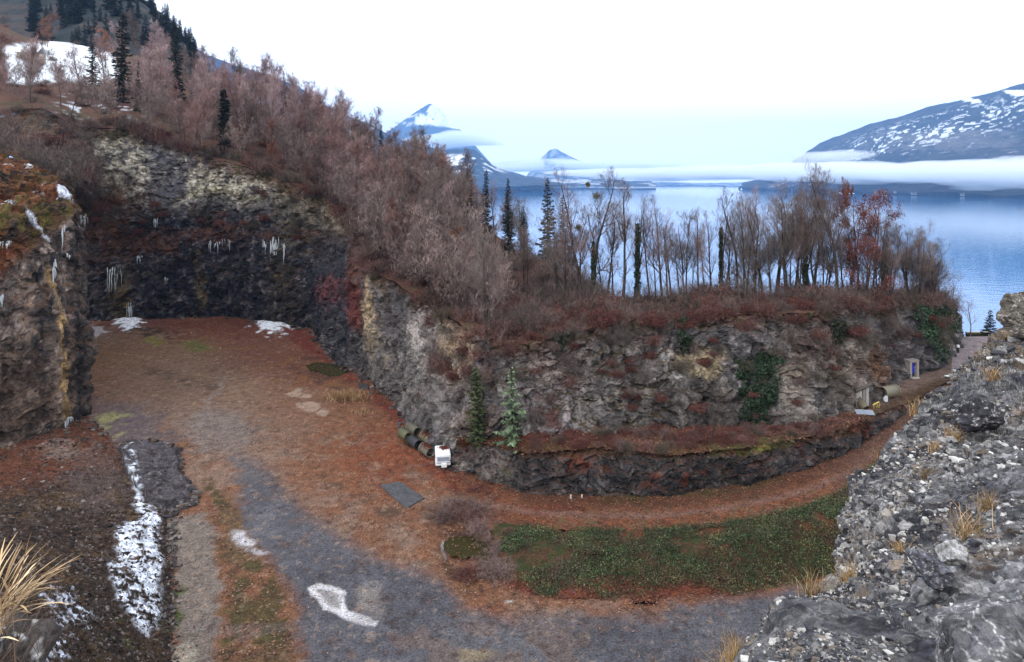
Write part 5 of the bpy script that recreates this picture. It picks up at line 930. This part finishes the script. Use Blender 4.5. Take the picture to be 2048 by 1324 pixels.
cq = G(886, 934, -33); c = root('caravan', 'small white caravan with dead leaves on its roof parked at the foot of the cliff', 'caravan', cq, .14)
part('body', rbox('body', (1.75, 3.0, 1.25), .14, M_paint, WH, 3, lambda v: setattr(v, 'y', v.y*(.93 if v.z > .6 else 1.0))), c, (0, .9, .38))
part('roof', rbox('roof', (1.5, 2.5, .07), .03, M_paint, (240, 242, 246), 2), c, (0, .9, 1.61))
mb = MB(); r_ = np.random.default_rng(3); cc = np.c_[r_.normal(.18, .26, 420), r_.normal(1.35, .3, 420), r_.uniform(1.69, 1.73, 420)]; mb.add(*quads(r_, cc, .08, lin((112, 48, 34)), .7, 1.5, .4)); part('leaf_heap', mb.mesh('leaf_heap', M_leaf), c)
wf = part('window', rbox('window', (1.3, .05, .42), .02, M_paint, (150, 158, 172)), c, (0, -.60, .95)); part('window_frame', rbox('window_frame', (1.42, .04, .54), .02, M_paint, (214, 216, 222)), wf, (0, .02, -.06))
ws = part('window', rbox('window', (.05, .6, .45), .02, M_paint, (58, 62, 74)), c, (-.88, 1.5, .9)); part('window_frame', rbox('window_frame', (.04, .72, .57), .02, M_paint, (206, 208, 214)), ws, (.015, 0, -.06))
part('door', rbox('door', (.04, .6, 1.05), .02, M_paint, (218, 220, 228)), c, (-.885, .3, .45))
part('trim_strip', rbox('trim_strip', (1.5, .03, .05), 0, M_paint, (120, 124, 132)), c, (0, -.625, .72))
for s_ in (-1, 1):
    w_ = part('wheel', cyl('wheel', .3, .18, M_paint, (34, 34, 36), 0, 20, 'x'), c, (s_*.78, .9, .3)); part('hub', cyl('hub', .15, .2, M_paint, (150, 150, 154), 0, 14, 'x'), w_)
part('drawbar', rbox('drawbar', (.1, 1.2, .08), .01, M_paint, (70, 70, 74)), c, (0, -1.1, .36)); part('jockey_wheel', cyl('jockey_wheel', .14, .08, M_paint, (40, 40, 42), 0, 16, 'x'), c, (0, -1.6, .14))
part('gas_box', rbox('gas_box', (.62, .42, .4), .05, M_paint, (238, 238, 238)), c, (.1, -.95, .4))
# concrete pipes
def pipe(label, q, L, r, rz, col=(104, 100, 86), tilt=0, leaf=0, group='concrete pipes stacked beside the caravan'):
    p_ = root('concrete_pipe', label, 'pipe', np.array(q)+np.array([-.45, -.45, 0])*(group == 'concrete pipes stacked beside the caravan'), rz, group); b_ = part('barrel', cyl('barrel', r, L, M_paint, col, r*.84), p_, (0, 0, r*.98), (tilt, 0, 0))
    part('collar', cyl('collar', r*1.08, .16, M_paint, tuple(v*1.12 for v in col), r*.86), p_, (0, L/2-.1, r*.98), (tilt, 0, 0))
    if leaf:
        mb = MB(); r_ = np.random.default_rng(int(leaf)); a = r_.normal(math.pi/2, .5, 360); mb.add(*quads(r_, np.c_[np.cos(a)*r*1.02, r_.uniform(-L/2, L/2, 360), np.sin(a)*r*1.03+r*.98], .09, lin((122, 56, 36)), .7, 0, .4)); part('leaf_heap', mb.mesh('leaf_heap', M_leaf), p_)
    return p_
AX = .62
pipe('bare concrete pipe at the back left of the stack', G(835, 866, -33), 2.3, .62, AX, (112, 108, 92))
pipe('leaf-buried pipe at the very back against the cliff', np.array(G(851, 856, -33))+np.array([0, .6, 0]), 2.2, .6, AX, (90, 74, 60), 0, 21)
pipe('concrete pipe with its open mouth towards the camera, middle of the stack', G(862, 884, -33), 2.1, .62, AX, (124, 116, 92), 0, 22)
pipe('leaf-covered pipe at the right of the stack by the cliff foot', np.array(G(884, 884, -33)), 1.9, .6, AX, (96, 76, 62), 0, 23)
pipe('mossy pipe at the front left end of the stack', G(818, 876, -33), 2.0, .6, AX, (110, 110, 80))
pipe('dark smooth pipe in the middle of the front row', G(838, 892, -33), 2.0, .6, AX, (66, 68, 72))
pipe('pipe at the front right of the row, next to the caravan', G(862, 907, -33), 2.0, .6, AX, (128, 122, 108), 0, 24)
# things along the upper track
pipe('concrete pipe lying on the track in front of the cliff, dark mouth to the left', G(1778, 794, -27.1), 2.5, .72, -1.15, (124, 116, 96), 0, 0, 'concrete pipes by the track')
pipe('short upright-tilted pipe stub beside the two grey panels', G(1725, 818, -27.3), 1.3, .5, .25, (108, 100, 78), .5, 0, 'concrete pipes by the track')
boulder('tarpaulin', 'white and blue crumpled tarpaulin at the mouth of the pipe on the track', np.array(G(1768, 799, -27.1))+np.array([0, -.4, .25]), (.3, .3, .42), (190, 194, 206), 551, 0, 'tarpaulin', None, 12, 14).data.materials[0] = M_paint
for k, (a, b_) in enumerate(((1720, 830), (1738, 831))):
    o = link('panel', rbox('panel', (1.05, .75, .12), .02, M_paint, (132, 142, 156)), None, np.array(G(a, b_, -27.45))+np.array([0, 0, .3])); o.rotation_euler = (.5, 0, -.06); tag(o, ['left grey-blue panel of the two lying by the pipe stub', 'right grey-blue panel of the two lying by the pipe stub'][k], 'panel')
y_ = root('trestle', 'small yellow metal trestle on the track near the grey panels', 'trestle', G(1752, 815, -27.2), .3); part('bar', rbox('bar', (1.0, .1, .1), .02, M_paint, (206, 190, 92)), y_, (0, 0, .45), (0, -.3, 0))
for s_ in (-.35, .1, .4): part('leg', rbox('leg', (.08, .08, .5), .01, M_paint, (190, 170, 84)), y_, (s_, 0, -.05), (.2, s_*.3, 0))
po = root('mine_portal', 'weathered concrete portal frame with a dark beam leaning against the cliff', 'portal', np.array(G(1719, 808, -27.5))+np.array([-.6, -2.1, 0]), .3)
part('beam', cyl('beam', .2, 2.5, M_paint, (84, 74, 68), 0, 14, 'x'), po, (.1, .1, 2.65), (0, -.28, 0))
for k, s_ in enumerate((-.75, -.3, .25, .75)): part('plank', rbox('plank', (.4, .16, 2.5+s_*.3), .03, M_paint, [(150, 146, 142), (166, 162, 156), (128, 124, 122), (158, 154, 150)][k]), po, (s_, .2, 0))
part('backing', rbox('backing', (1.9, .2, 2.2), .02, M_paint, (62, 58, 56)), po, (0, .42, 0))
do = root('doorway', 'concrete doorway with a bright blue door set into the cliff beside the track', 'doorway', np.array(G(1819, 751, -27.05))+np.array([0, -1.05, 0]), .3)
for s_ in (-.62, .62): part('jamb', rbox('jamb', (.36, 2.4, 2.2), .04, M_paint, (150, 146, 142)), do, (s_, 1.1, -.1))
part('lintel', rbox('lintel', (1.7, 2.4, .35), .04, M_paint, (136, 130, 126)), do, (0, 1.1, 2.1)); dd_ = part('door', rbox('door', (.9, .08, 1.5), .02, M_paint, (24, 34, 190)), do, (0, .35, .55)); part('handle', rbox('handle', (.05, .06, .16), .01, M_paint, (170, 170, 176)), dd_, (.32, -.06, .7)); part('threshold', rbox('threshold', (1.3, .6, .14), .02, M_paint, (160, 154, 144)), do, (0, -.1, -.05)); part('recess_shade_panel', rbox('recess_shade_panel', (.9, .1, .6), 0, M_paint, (30, 28, 30)), do, (0, .4, -.03))  # last part: solid near-black panel below the door, recess shade put in as colour
for k, (a, b_, w_, rz_, lab, cc) in enumerate(((1899, 757, 1.5, .35, 'long white board lying on the track, left of the two', (214, 220, 216)), (1908, 761, 1.0, -.3, 'grey-white board lying on the track, right of the two', (156, 168, 172)))):
    o = root('bench', lab, 'board', np.array(G(a, b_, -27.02)), rz_); part('top', rbox('top', (w_, .45, .09), .02, M_paint, cc), o, (0, 0, .35)); part('leg', rbox('leg', (.12, .4, .36), .01, M_paint, (70, 70, 70)), o, (-w_*.36, 0, 0)); part('leg', rbox('leg', (.12, .4, .36), .01, M_paint, (70, 70, 70)), o, (w_*.36, 0, 0))
bo = root('marker_post', 'small white and black post at the end of the cliff by the track', 'post', G(1916, 705, -26.7)); part('post', rbox('post', (.28, .28, .8), .03, M_paint, (40, 40, 42)), bo); part('cap', rbox('cap', (.34, .34, .4), .06, M_paint, (226, 228, 232)), bo, (0, 0, .8))
wl = root('low_wall', 'low pale wall along the far edge of the track above the lake', 'wall', P(1985, 671, 119.5)); part('wall', rbox('wall', (9.5, .4, .75), .04, M_paint, (120, 112, 100)), wl, (0, 0, -.2)); part('coping', rbox('coping', (9.6, .5, .12), .02, M_paint, (176, 172, 164)), wl, (0, 0, .55))
mb = MB(); r_ = np.random.default_rng(9); cc = np.c_[r_.uniform(-4.5, 4.5, 2600), r_.normal(0, .25, 2600), r_.uniform(0, .55, 2600)]; mb.add(*quads(r_, cc, .12, lin((70, 72, 44)), .7, 0, .5)); tag(link('hedge', mb.mesh('hedge', M_leaf), None, P(1985, 674, 118.6)), 'low dark hedge in front of the pale wall at the end of the track', 'hedge')
for k, a in enumerate((1140, 1162)):
    o = link('marker_post', rbox('marker_post', (.16, .16, .45), .03, M_paint, (206, 204, 200)), None, np.array(G(a, 990, -32.25))+np.array([0, -.9, 0])); tag(o, ['left one of two small white posts at the foot of the lower rock wall', 'right one of two small white posts at the foot of the lower rock wall'][k], 'post')
# houses
def house(label, q, w, d, h, rz, wc, rc, group=None, pitch=.5):
    o = root('house', label, 'house', q, rz, group); mb = MB(); mb.box(-w/2, w/2, -d/2, d/2, -h*.5, h, lin(wc)); part('wall', mb.mesh('wall', M_paint), o); mb = MB(); e = .08*w
    V = [(-w/2-e, -d/2-e, h*.98), (w/2+e, -d/2-e, h*.98), (w/2+e, 0, h+d*pitch), (-w/2-e, 0, h+d*pitch), (-w/2-e, d/2+e, h*.98), (w/2+e, d/2+e, h*.98)]; mb.add(V, [[0, 1, 2, 3], [3, 2, 5, 4], [0, 3, 4, 4], [1, 5, 2, 2]][:2], lin(rc)); mb.add([V[0], V[3], V[4], V[4]], [[0, 1, 2, 3]], lin(wc)); part('roof', mb.mesh('roof', M_paint), o)
    for s_ in (-.25, .25): part('window', rbox('window', (w*.16, .3, h*.34), 0, M_paint, (60, 66, 76)), o, (s_*w, -d/2-.05, h*.35))
q = at_y(64, 268); house('pale chalet with a snowy roof in the meadow at upper left', q+np.array([0, 0, .3]), 7.5, 6, 3.2, .1, (176, 160, 140), (225, 230, 236))
for k, (a, b_, Y, w, h, lab, wc) in enumerate(((1754, 387.6, 4480, 24, 12, 'small pale house left of the large one on the far shore', (236, 232, 226)), (1768, 387.8, 4450, 46, 20, 'largest cream house on the far shore', (232, 222, 200)), (1790, 386, 4350, 26, 14, 'white house right of the largest on the far shore', (240, 240, 240)), (1828, 389.2, 4220, 44, 9, 'long low white boathouse at the far waterline', (240, 240, 240)), (1925, 391.5, 3850, 30, 10, 'white lakeside building towards the right on the far shore', (236, 236, 236)), (1982, 384, 3800, 26, 12, 'white house above the far shore, rightmost', (240, 240, 240)))):
    house(lab, P(a, b_-.6, Y-60), w*.62, w*.4, h*.6, .2*(k % 3-1), tuple(v*.8 for v in wc), (120, 100, 92))
# ------------------------------------------------------------------ haze and fog
def vol_mat(name, col, dens, an=0.0):
    m = bpy.data.materials.new(name); m.use_nodes = True; t = m.node_tree; t.nodes.clear()
    v = t.nodes.new('ShaderNodeVolumePrincipled'); o = t.nodes.new('ShaderNodeOutputMaterial'); v.inputs['Color'].default_value = (*col, 1); v.inputs['Density'].default_value = dens; v.inputs['Anisotropy'].default_value = an
    t.links.new(v.outputs[0], o.inputs['Volume']); return m
h = MB(); h.box(-29000, 29000, -400, 26500, -82, 2400)
tag(link('haze', h.mesh('haze', vol_mat('haze_air', (0.29, 0.56, 1.0), 4.9e-5))), kind='stuff')
def fog(name, pts, dens, seed, n=90, m_=28, lump=.35):
    A_ = np.array([P(a, b, Y) for a, b, Y, h_, d_ in pts]); Hh = np.array([h_/F*Y for a, b, Y, h_, d_ in pts]); Dd = np.array([d_ for *_, d_ in pts]); t0 = np.linspace(0, 1, len(pts)); tt_ = np.linspace(0, 1, n)
    c = np.stack([np.interp(tt_, t0, A_[:, k]) for k in range(3)], 1); hh = np.interp(tt_, t0, Hh); dd = np.interp(tt_, t0, Dd); en = np.sqrt(np.clip(1-(2*tt_-1)**6, 0, 1)); a = np.linspace(0, 2*np.pi, m_, endpoint=False)
    di = np.gradient(c, axis=0); di[:, 2] = 0; di /= np.linalg.norm(di, axis=1, keepdims=True); sd = np.stack([-di[:, 1], di[:, 0], 0*di[:, 0]], 1)
    V = c[:, None]+sd[:, None]*(np.cos(a)[None, :, None]*(dd*en)[:, None, None])+np.array([0, 0, 1.])*(np.sin(a)[None, :, None]*(hh*en)[:, None, None])
    L = 4*hh.mean(); f = 1+(fbm(V.reshape(-1, 3)/L, 4, seed).reshape(n, m_, 1)-.5)*2*lump; V = c[:, None]+(V-c[:, None])*f
    i = np.arange(n*m_).reshape(n, m_); Q = np.stack([i[:-1], np.roll(i[:-1], -1, 1), np.roll(i[1:], -1, 1), i[1:]], -1).reshape(-1, 4)
    tag(link(name, mesh_np(name, V, Q, vol_mat(name, (.93, .97, 1), dens), smooth=True)), kind='stuff')
def bank(name, pts, dens, seed, layers=4):
    for k in range(layers):
        f = [1.0, .8, .62, .42][k]; fog(name, [(a, b+(k-1.5)*.5, Y, h_*f, d_*f) for a, b, Y, h_, d_ in pts], dens/layers*1.5, seed+k*5, lump=.55 if k < 2 else .4)
bank('fog_bank', [(1090, 346, 9000, 9, 500), (1300, 349, 7600, 14, 500), (1500, 345, 6300, 15, 450), (1650, 344, 5000, 19, 380), (1800, 346, 4150, 21, 330), (1950, 345, 3600, 27, 300), (2060, 346, 3250, 34, 280), (2400, 345, 2700, 50, 260)], 0.008, 401)
bank('mist', [(790, 300, 12500, 10, 500), (860, 286, 12200, 14, 700), (920, 278, 12000, 16, 900), (975, 282, 12000, 10, 600), (1010, 290, 12000, 3, 300)], 0.0035, 411, 3)
bank('mist', [(940, 340, 11000, 10, 500), (1080, 330, 12500, 12, 700), (1200, 335, 12500, 14, 700), (1400, 338, 12000, 18, 600)], 0.004, 431, 3)
bank('mist', [(1600, 318, 7000, 10, 300), (1660, 314, 6400, 12, 300), (1730, 310, 5900, 10, 300)], 0.002, 451, 2)
bank('mist', [(1930, 376, 3700, 9, 120), (1985, 372, 3500, 11, 120), (2040, 366, 3350, 9, 120)], 0.004, 461, 2)
